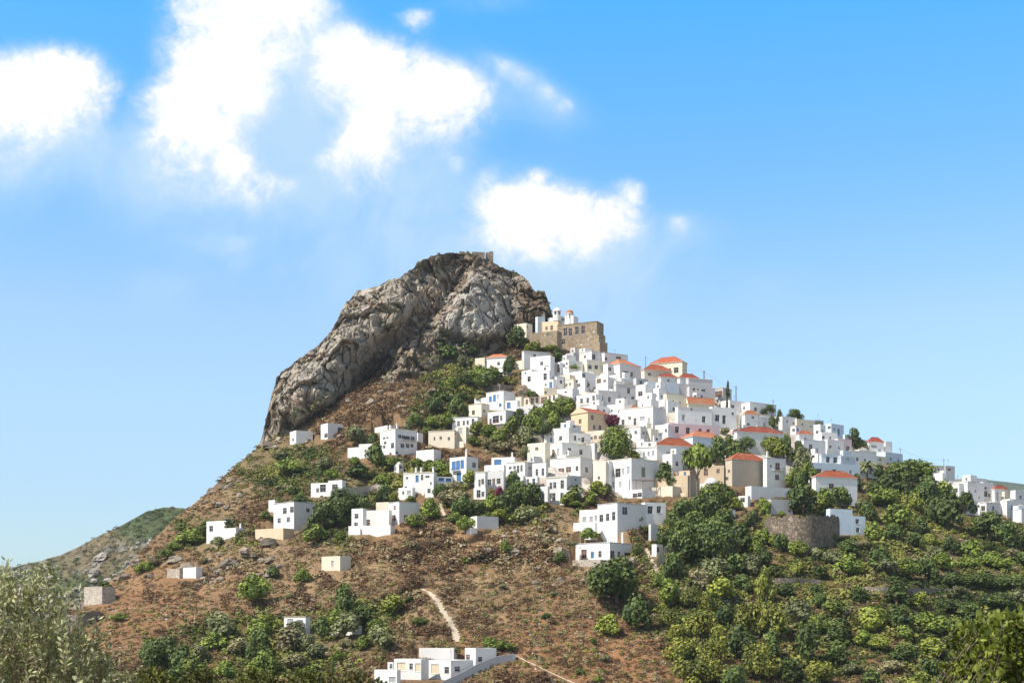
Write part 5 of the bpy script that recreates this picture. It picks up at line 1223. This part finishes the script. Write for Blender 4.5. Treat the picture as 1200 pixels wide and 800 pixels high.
# rough outcrops of the left slope and under the crag
ro = np.random.default_rng(61); oX = np.concatenate([ro.uniform(120, 330, 260), ro.uniform(330, 560, 160), ro.uniform(560, 760, 60)]); oY = np.concatenate([ro.uniform(510, 690, 260), ro.uniform(415, 520, 160), ro.uniform(610, 690, 60)])
kk = (oY > sil(oX)+2) & clear(oX, oY) & (fbm(oX/28, oY/18, 0, 3, 97) > -.12); oX, oY = oX[kk], oY[kk]; m_ = len(oX)
scatter('rock_outcrops', oX, oY, ro.uniform(.7, 1.6, m_)*(1+1.3*ro.uniform(0, 1, m_)**3), np.array([.235, .195, .15])*ro.uniform(.6, 1.3, (m_, 1)), 'mound', 0, 63, .85, tint_mat('outcrop_rock', .95, 1.6), smooth=False)
# the ridge behind: real bushes and boulders
a_, b_ = ro.integers(30, 150, 7000), ro.integers(0, RIDGE.shape[1], 7000); P_ = RIDGE[a_, b_]; gn = fbm(P_[:, 0]/40, P_[:, 2]/18, 0, 4, 141); k = gn+ro.uniform(-.3, .3, 7000) > -.12; P_ = P_[k]; m_ = len(P_)
scatter('ridge_scrub', None, None, ro.uniform(.8, 2.2, m_), np.array([.095, .105, .045])*ro.uniform(.6, 1.5, (m_, 1)), 'tuft', 22, 67, .7, pos=P_)
a_, b_ = ro.integers(20, 120, 2600), ro.integers(0, RIDGE.shape[1], 2600); P_ = RIDGE[a_, b_]; gn = fbm(P_[:, 0]/22, P_[:, 2]/12, 0, 4, 143); k = gn+ro.uniform(-.2, .2, 2600) > .10; P_ = P_[k]; m_ = len(P_)
scatter('ridge_rocks', None, None, ro.uniform(.8, 2.6, m_)*(1+ro.uniform(0, 1, m_)**4), np.array([.33, .30, .265])*ro.uniform(.6, 1.25, (m_, 1)), 'mound', 0, 69, .9, tint_mat('ridge_stone', .95, 1.0), pos=P_, smooth=False)
# shrubs rooted in the crag
pk = ro.permutation(len(CRAGV))[:520]; m_ = len(pk)
scatter('crag_scrub', None, None, ro.uniform(.4, 1.15, m_), np.array([.115, .125, .045])*ro.uniform(.6, 1.5, (m_, 1)), 'tuft', 40, 65, .9, pos=CRAGV[pk])

# ------------------------------------------------------------------ foreground trees
def twig_tree(name, loc, twigs, leaves, L, W, mat, label, cat, seed, up=.6, spread=(1.0, 1.0), droop=.0, wide=False):
    """shrub made of shoots: twigs = list of (root, tip) in local metres, each lined with single leaves"""
    rs = np.random.default_rng(seed); P = []; A = []; Nn = []; sz = []; b = MB(); var = []
    for p0, p1 in twigs:
        p0 = np.array(p0); p1 = np.array(p1); d = p1-p0; ln = np.linalg.norm(d); d /= ln; tv = rs.uniform(.0, .55)
        bend = np.array([0, 0, droop*ln]); b.bar(tuple(p0), tuple(p1), .006, 4, .002)
        for i in range(leaves):
            t = (i+rs.uniform(0, 1))/leaves; t = .12+.9*t; p = p0+d*ln*t
            o = rs.normal(size=3); o -= o.dot(d)*d; o /= np.linalg.norm(o); ax = d*rs.uniform(.35, .9)+o*rs.uniform(.5, 1.0); ax /= np.linalg.norm(ax)
            n_ = np.cross(ax, rs.normal(size=3)); n_ /= np.linalg.norm(n_); P.append(p+o*.01); A.append(ax); Nn.append(n_); sz.append(rs.uniform(.65, 1.2)); var.append(np.clip(tv+rs.uniform(0, .45), 0, 1))
    P = np.array(P); A = np.array(A); Nn = np.array(Nn); sz = np.array(sz)[:, None]; B = np.cross(Nn, A)
    f = L*sz; w_ = W*sz
    if wide:
        pts = [P, P+A*f*.30+B*w_*.9+Nn*f*.06, P+A*f*.72+B*w_*.85+Nn*f*.02, P+A*f-Nn*f*.10, P+A*f*.72-B*w_*.85+Nn*f*.02, P+A*f*.30-B*w_*.9+Nn*f*.06]
        V = np.stack(pts, 1).reshape(-1, 3); n = len(P); a = (np.arange(n)*6)[:, None]
        F4 = np.concatenate([a+np.array([[0, 1, 2, 3]]), a+np.array([[0, 3, 4, 5]])]); va = np.concatenate([var, var])
    else:
        V = np.stack([P, P+A*f*.5+B*w_+Nn*f*.05, P+A*f, P+A*f*.5-B*w_+Nn*f*.05], 1).reshape(-1, 3); F4 = np.arange(len(P)*4).reshape(-1, 4); va = np.array(var)
    e = bpy.data.objects.new(name, None); COL.objects.link(e); e.location = loc
    nb = len(V); tv_ = np.array(b.v, float).reshape(-1, 3); fl = [list(map(int, x)) for x in F4]+[[i+nb for i in x] for x in b.f]
    link('crown', mesh_np('crown', np.concatenate([V, tv_]), fl, [mat, M['bark']], [0]*len(F4)+[1]*len(b.f), var=np.concatenate([va, np.zeros(len(b.f))])), e); tag(e, label, cat); return e
OLV = leaf_mat('olive_leaves', (.15, .165, .040), (.62, .61, .35), .12)
FIG = leaf_mat('fig_leaves', (.016, .034, .006), (.27, .31, .045), .15)
HED = leaf_mat('hedge_leaves', (.018, .028, .006), (.17, .17, .035), .2)
def gz(x, Y): return float(near_z(Y))
# olive: many ascending shoots; its outline follows the crown's own tops
rs = random.Random(17); Y0 = 14.0; tw_ = []
tops = [(-60,655),(-25,668),(0,672),(15,652),(33,668),(48,655),(58,672),(70,690),(85,715),(100,738),(118,752),(135,775),(150,800),(165,830)]
olx = -4.95; base = gz(olx, Y0)
tx_ = np.array([p[0] for p in tops]); ty_ = np.array([p[1] for p in tops])
for i in range(820):
    px = rs.uniform(-70, 150); top = float(np.interp(px, tx_, ty_)); f_ = rs.random()**1.25; spr = i % 9 == 0; py = (top+4 if spr else top+24+f_*(835-top)); Yt = Y0+rs.uniform(-.75, .75)
    x = (px-600)/F*Y0+rs.uniform(-.03, .03); z = (HZ-py)/F*Y0; ln = rs.uniform(.30, .5) if spr else rs.uniform(.20, .36)
    lean = (px-30)/120.0; p1 = (x-olx, Yt-Y0, z-base); p0 = (x-olx-ln*(.35*lean+rs.uniform(-.3, .3)), Yt-Y0+rs.uniform(-.1, .1), z-base-ln*rs.uniform(.65, 1.0)); tw_.append((p0, p1))
ol = twig_tree('olive_tree', (olx, Y0, base), tw_, 20, .068, .0125, OLV, 'silvery olive tree in the near left corner, leaves crisp against the hill', 'olive tree', 19)
b = MB(); b.bar((0, 0, -.3), (.05, 0, 1.0), .13, 9, .10)
for i in range(14):
    a = i*2.4; p = (.05, 0, .7+.03*i); q1 = (.5*math.cos(a), .45*math.sin(a), 1.6+.12*(i % 5)); b.bar(p, q1, .05, 6, .028); b.bar(q1, (q1[0]*1.6+.1*math.cos(i), q1[1]*1.3, q1[2]+.8+.1*(i % 4)), .028, 5, .008)
link('trunk', b.mesh('trunk', [M['bark']]), ol)
# fig: broad leaves at the right edge
Y1 = 11.0; fx = 4.15; base = gz(fx, Y1); tw_ = []
tops = [(1128,800),(1136,770),(1140,735),(1150,716),(1165,712),(1180,708),(1200,706),(1240,700),(1290,730)]
tx_ = np.array([p[0] for p in tops]); ty_ = np.array([p[1] for p in tops])
for i in range(1500):
    px = rs.uniform(1134, 1290); top = float(np.interp(px, tx_, ty_)); py = top+10+rs.random()**1.1*(845-top); Yt = Y1+rs.uniform(-.6, .6)
    x = (px-600)/F*Y1; z = (HZ-py)/F*Y1; ln = rs.uniform(.12, .25); p1 = (x-fx, Yt-Y1, z-base); p0 = (x-fx-ln*rs.uniform(-.6, .6), Yt-Y1+.1, z-base-ln*.8); tw_.append((p0, p1))
fg = twig_tree('fig_tree', (fx, Y1, base), tw_, 9, .058, .021, FIG, 'dark broad leaved fig tree in the near right corner', 'fig tree', 23, wide=True)
b = MB(); b.bar((0, 0, -.3), (0, 0, .8), .11, 9, .08)
for i in range(9):
    a = i*2.4; q1 = (.42*math.cos(a), .4*math.sin(a), 1.3+.1*(i % 4)); b.bar((0, 0, .6), q1, .04, 6, .02); b.bar(q1, (q1[0]*1.4, q1[1]*1.3, q1[2]+.5), .02, 5, .006)
link('trunk', b.mesh('trunk', [M['bark']]), fg)
# clipped tops of shrubs along the lower edge
for j, (px, py, wd, lab) in enumerate([(178,780,46,'dark near bush top at the lower edge just right of the olive tree'), (238,783,58,'second dark near bush top from the olive tree along the lower edge'), (300,781,56,'near bush top in the middle of the row along the lower edge'),
        (362,780,56,'near bush top at the lower edge below the lone cypress'), (420,783,52,'near bush top at the lower edge touching the bottom farmstead')]):
    Yh = 34.0; x = (px-600)/F*Yh; z = (HZ-py)/F*Yh; bz = gz(x, Yh); H = z-bz; r_ = wd/F*Yh*.85; tw_ = []
    for i in range(380):
        a = rs.uniform(0, 6.28); rr_ = r_*math.sqrt(rs.random()); zz = H*(1-.20*(rr_/r_)**2)*(1-.35*rs.random()**2); p1 = (rr_*math.cos(a)*1.15, rr_*math.sin(a), zz); ln = .28
        tw_.append(((p1[0]-.1*math.cos(a), p1[1]-.1*math.sin(a), zz-ln), p1))
    e = twig_tree('bush', (x, Yh, bz), tw_, 12, .085, .028, HED, lab, 'bush', 40+j, wide=True); e['group'] = 'near bushes along the lower edge'
    b = MB()
    for i in range(6): b.bar((0, 0, -.2), (r_*.6*math.cos(i), r_*.6*math.sin(i), H*.8), .04, 5, .012)
    link('trunk', b.mesh('trunk', [M['bark']]), e)
# ------------------------------------------------------------------ labels: each says which one
LM = [('the stone fortress',662,395),('the red roofed ridge hall',783,430),('the long pink house',795,506),('the peach gabled house',690,494),('the blue shuttered house',545,545),
 ('the portico palm',1016,548),('the curved stone retaining wall',937,618),('the long white farmhouse row',725,608),('the red flowered balcony',583,494),('the big mid village tree',722,522),
 ('the beige red roofed house',880,555),('the largest left slope house',468,515),('the pale footpath',518,715),('the near olive tree',60,720),('the long cream house',645,467),
 ('the bottom farmstead',515,780),('the crag',490,370),('the blank white block',567,611),('the red washing',651,570),('the umbrella shaped tree',817,555),('the tall chimney farmhouse',705,645),
 ('the lone cypress',390,780),('the pinkish terrace wall',320,628),('the domed ridge chapel',1106,562),('the near fig tree',1170,750),('the pointed red roof',1030,518),('the two grey ridge poles',843,450),
 ('the far right houses',1160,585),('the far left ruin',115,682),('the brown stone ruin',583,455),('the white portico house',1000,535),('the low left slope group',450,605),('the cottage by the cypress',330,728)]
ORD = ['', 'second ', 'third ', 'fourth ', 'fifth ', 'sixth ', 'seventh ', 'eighth ', 'ninth ', 'tenth ', 'eleventh ', 'twelfth ']
def direction(dx, dy):
    if abs(dx) < .45*abs(dy): return 'above' if dy < 0 else 'below'
    if abs(dy) < .45*abs(dx): return 'right of' if dx > 0 else 'left of'
    return ('upper ' if dy < 0 else 'lower ')+('right of' if dx > 0 else 'left of')
def relate(items, lookf, group):
    groups = {}
    for it in items:
        best = min(LM, key=lambda l: (it['px']-l[1])**2+(1.3*(it['py']-l[2]))**2+(1e6 if (it['px']-l[1])**2+(it['py']-l[2])**2 < 30 else 0))
        it['d'] = math.hypot(it['px']-best[1], it['py']-best[2])
        key = (lookf(it), direction(it['px']-best[1], it['py']-best[2]), best[0]); groups.setdefault(key, []).append(it)
    for (lk, dr, lm), lst in groups.items():
        lst.sort(key=lambda q: q['d'])
        for i, it in enumerate(lst):
            if len(lst) == 1: s_ = f"{lk}, {dr} {lm}"
            else: s_ = f"{lk}, {(ORD[i]+'nearest') if i else 'nearest'} {dr} {lm}"
            it['label'] = s_
            tag(it['o'], s_, it['cat'], group)
CN = {'white': 'white', 'cream': 'cream', 'beige': 'beige', 'peach': 'peach', 'pink': 'pale pink', 'blue': 'pale bluish', 'grey': 'greyish', 'tan': 'tan', 'stone': 'brown stone', 'drystone': 'brown stone', 'palestone': 'pale stone'}
NUM = ['no', 'one', 'two', 'three', 'four', 'five', 'six', 'seven', 'eight', 'nine', 'ten']
def hlook(q):
    sz = 'small ' if q['area'] < 260 else ('big ' if q['area'] > 900 else '')
    n = q['nwin']+q['ndoor']
    if q['roof'] == 'hip': t = ' with '+('orange' if q['tile'] == 'tileorange' else 'red')+' roof'
    elif q['nbal']: t = ' with a balcony'
    elif n == 0: t = ' with blank walls'
    else: t = f" with {NUM[min(n, 10)]} opening{'s' if n > 1 else ''}"
    return f"{sz}{CN[q['col']]} {q['cat']}{t}"
rest = []
for q in HOUSES:
    if q['Lab']: tag(q['o'], q['Lab'], q['cat'], q['group'])
    else: rest.append(q)
relate(rest, hlook, 'houses of the hillside village')
KN = {'D': 'dark green', 'G': 'mid green', 'Y': 'bright yellow green', 'O': 'dull olive green', 'K': 'dry khaki', 'B': 'purple red', 'V': 'sunlit mossy green'}
def tlook(q):
    sz = 'small ' if q['w'] < 18 else ('broad ' if q['w'] > 40 else '')
    return f"{sz}{KN[q['kd']]} {q['cat']}"
relate(TREES, tlook, 'trees and bushes of the hillside')
for o in COL.objects:
    if o.parent is None and 'label' in o.keys() and not (4 <= len(o['label'].split()) <= 16): print('LABEL LEN', len(o['label'].split()), o['label'])
# ------------------------------------------------------------------ camera, sky, sun
cam = bpy.data.cameras.new('camera'); co = bpy.data.objects.new('camera', cam); COL.objects.link(co)
co.rotation_euler = (R(90), 0, 0); cam.lens = 50; cam.sensor_width = 36; cam.shift_y = (HZ-400)/1200.0
cam.clip_start = .1; cam.clip_end = 40000; scene.camera = co
sl = bpy.data.lights.new('sun', 'SUN'); so = bpy.data.objects.new('sun', sl); COL.objects.link(so)
sl.energy = 4.9; sl.angle = R(.5); sl.color = (1, .94, .84)
h = Vector((SUN_AZ[0], SUN_AZ[1], 0)).normalized(); dv = Vector((h.x*math.cos(R(SUN_EL)), h.y*math.cos(R(SUN_EL)), math.sin(R(SUN_EL))))
so.rotation_euler = (-dv).to_track_quat('-Z', 'Y').to_euler()
w = bpy.data.worlds.new('World'); scene.world = w; w.use_nodes = True; t = w.node_tree
bg = t.nodes['Background']; bg.inputs['Strength'].default_value = .13
sky = N(t, 'ShaderNodeTexSky', sky_type='NISHITA'); sky.sun_disc = False; sky.sun_elevation = R(SUN_EL)
sky.sun_rotation = math.atan2(h.x, h.y); sky.air_density = 1.0; sky.dust_density = .25; sky.ozone_density = 1.6; sky.altitude = 50
gen = N(t, 'ShaderNodeTexCoord').outputs['Generated']
sp = N(t, 'ShaderNodeSeparateXYZ'); t.links.new(gen, sp.inputs[0])
yy = math_(t, 'MAXIMUM', sp.outputs[1], .02)
tx = math_(t, 'DIVIDE', sp.outputs[0], yy); tz = math_(t, 'DIVIDE', sp.outputs[2], yy)     # tangent plane of the sky to the north
CORE = [ # centre x, y, radius x, y (photo pixels, i.e. tangents), weight, tilt
 (15,92,62,44,1,0),(70,82,50,36,1,0),(108,88,24,22,.75,0),(50,120,70,30,.75,0),(128,98,20,12,.5,0),
 (205,125,46,40,1,.1),(240,150,40,34,1,.5),(275,185,36,26,.85,.6),(300,212,34,18,.75,.2),(335,215,22,10,.6,-.1),
 (260,30,62,52,1,0),(255,80,46,34,1,0),(290,-15,90,40,1,0),(320,10,40,30,.8,0),(300,95,24,20,.7,0),(222,75,30,22,.6,.3),
 (405,55,40,34,1,.4),(455,70,60,38,1,.3),(520,92,52,32,1,.35),(555,105,28,24,.85,0),(500,120,60,24,.8,0),
 (425,150,40,30,1,-.4),(400,180,34,20,.8,-.3),(425,200,18,30,.5,-.2),(585,72,34,11,.46,.3),(615,88,30,11,.45,.6),(642,104,24,10,.48,.9),(664,122,14,10,.50,.8),
 (491,18,18,11,.9,0),(466,18,14,5,.36,0),
 (600,235,46,34,1,0),(655,238,52,32,1,0),(640,262,84,24,.9,0),(700,240,40,24,.9,0),(738,220,20,16,.85,.1),(740,250,22,20,.8,0),(572,205,20,14,.6,-.6),(535,187,12,8,.52,0),(630,205,20,14,.7,0),
 (795,258,18,10,.48,0),(278,281,18,9,.46,0),(365,-4,30,10,.5,.3)]
VEIL = [(60,160,150,34,.55,.1),(190,185,120,34,.55,.1),(345,110,70,70,.62,0),(330,45,60,50,.6,0),(470,190,110,60,.42,0),(440,250,90,60,.40,0),(620,100,80,30,.35,.5),(650,290,130,40,.55,0),(760,270,80,30,.40,0),
 (350,230,70,26,.45,0),(260,285,60,24,.34,0),(560,320,200,50,.40,0),(720,330,80,30,.42,0),(880,325,70,20,.30,0),(190,330,50,20,.30,0),(330,290,120,40,.22,0),(560,0,80,8,.25,0),(1050,480,400,120,.20,0)]
def blob(cx, cy, rx, ry, wt, tl, soft=.46):
    du = math_(t, 'SUBTRACT', tx, (cx-600)/F); dvv = math_(t, 'SUBTRACT', tz, (HZ-cy)/F)
    c, s_ = math.cos(tl), -math.sin(tl)
    a = math_(t, 'ADD', math_(t, 'MULTIPLY', du, c*F/rx), math_(t, 'MULTIPLY', dvv, s_*F/rx))
    b_ = math_(t, 'ADD', math_(t, 'MULTIPLY', du, -s_*F/ry), math_(t, 'MULTIPLY', dvv, c*F/ry))
    b_ = math_(t, 'MAXIMUM', math_(t, 'MULTIPLY', b_, 1.25), math_(t, 'MULTIPLY', b_, -soft))      # fluffy tops, soft undersides
    r2 = math_(t, 'ADD', math_(t, 'MULTIPLY', a, a), math_(t, 'MULTIPLY', b_, b_))
    return math_(t, 'MULTIPLY', math_(t, 'POWER', 2.718, math_(t, 'MULTIPLY', r2, -.8)), wt)
def pile(L, add):
    d = None
    for q in L:
        g = blob(*q); d = g if d is None else math_(t, 'ADD', math_(t, 'MAXIMUM', d, g), math_(t, 'MULTIPLY', math_(t, 'MINIMUM', d, g), add))
    return d
dens = pile(CORE, .28); vd = pile(VEIL, .3)
cv = N(t, 'ShaderNodeCombineXYZ'); t.links.new(tx, cv.inputs[0]); t.links.new(tz, cv.inputs[1])
n1 = noise(t, 16, 10, .62, cv.outputs[0], .6); n2 = noise(t, 44, 8, .66, cv.outputs[0], .5); n3 = noise(t, 7, 8, .6, cv.outputs[0], .8)
c0 = lambda n, k: math_(t, 'MULTIPLY', math_(t, 'SUBTRACT', n, .5), k)
n4 = noise(t, 120, 6, .65, cv.outputs[0], .3)
nn = math_(t, 'ADD', math_(t, 'ADD', c0(n1, 2.4), c0(n2, 1.9)), c0(n4, .9))
edge = math_(t, 'MINIMUM', math_(t, 'MULTIPLY', dens, .80), .62)
dd = math_(t, 'ADD', dens, math_(t, 'MULTIPLY', nn, edge))
mr = N(t, 'ShaderNodeMapRange', interpolation_type='SMOOTHSTEP'); t.links.new(dd, mr.inputs[0]); mr.inputs[1].default_value = .20; mr.inputs[2].default_value = 1.15
vv = math_(t, 'ADD', math_(t, 'ADD', vd, math_(t, 'MULTIPLY', dens, .35)), math_(t, 'MULTIPLY', math_(t, 'ADD', c0(n3, 1.5), c0(n1, .9)), math_(t, 'MINIMUM', math_(t, 'MULTIPLY', vd, 2.0), .8)))
veil = N(t, 'ShaderNodeMapRange', interpolation_type='SMOOTHSTEP'); t.links.new(vv, veil.inputs[0]); veil.inputs[1].default_value = .04; veil.inputs[2].default_value = .80
front = N(t, 'ShaderNodeMapRange'); t.links.new(sp.outputs[1], front.inputs[0]); front.inputs[1].default_value = .1; front.inputs[2].default_value = .4
elv = N(t, 'ShaderNodeMapRange'); t.links.new(sp.outputs[2], elv.inputs[0]); elv.inputs[1].default_value = 0; elv.inputs[2].default_value = 1
tint = ramp(t, elv.outputs[0], [(.0, (.30, .38, .47)), (.05, (.40, .465, .54)), (.10, (.48, .53, .59)), (.155, (.60, .635, .68)), (.21, (.66, .70, .72)), (.31, (.44, .74, .88)), (.41, (.26, .82, 1.09)), (.60, (.82, .72, .60))])
SKYC = mix(t, 1.0, mix(t, 1.0, sky.outputs[0], tint, 'MULTIPLY'), (1.5, 1.5, 1.5), 'MULTIPLY')
c1 = mix(t, math_(t, 'MULTIPLY', math_(t, 'MULTIPLY', veil.outputs[0], .85), front.outputs[0]), SKYC, (2.95, 4.15, 5.25))
c2 = mix(t, math_(t, 'MULTIPLY', mr.outputs[0], front.outputs[0]), c1, mix(t, ramp(t, math_(t, 'ADD', dd, c0(n3, 1.7)), [(.25, (0, 0, 0)), (.95, (1, 1, 1))]), (3.8, 4.5, 5.3), (5.8, 5.8, 5.75)))
# unseen bright cloud added behind the camera to make the sky fill less blue
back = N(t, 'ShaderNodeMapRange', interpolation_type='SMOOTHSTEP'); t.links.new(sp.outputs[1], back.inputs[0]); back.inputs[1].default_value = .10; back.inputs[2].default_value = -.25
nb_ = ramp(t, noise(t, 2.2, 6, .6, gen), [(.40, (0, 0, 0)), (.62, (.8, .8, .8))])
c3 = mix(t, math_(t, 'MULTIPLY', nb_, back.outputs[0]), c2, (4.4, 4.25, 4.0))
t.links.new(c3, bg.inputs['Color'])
scene.view_settings.view_transform = 'Standard'; scene.view_settings.look = 'None'; scene.view_settings.exposure = .52; scene.view_settings.gamma = 1
scene.view_settings.use_curve_mapping = False
scene.render.engine = 'CYCLES'

# ------------------------------------------------------------------ the air
hz = MB(); hz.box(-9500, -9500, -60, 9500, 9500, 262)
hm = bpy.data.materials.new('haze_air'); hm.use_nodes = True; ht = hm.node_tree; ht.nodes.remove(ht.nodes['Principled BSDF'])
pv = N(ht, 'ShaderNodeVolumePrincipled'); pv.inputs['Color'].default_value = (.80, .90, 1, 1); pv.inputs['Density'].default_value = .00005; pv.inputs['Anisotropy'].default_value = .2
ht.links.new(pv.outputs[0], ht.nodes['Material Output'].inputs['Volume'])
tag(link('haze', hz.mesh('haze', [hm])), kind='stuff')
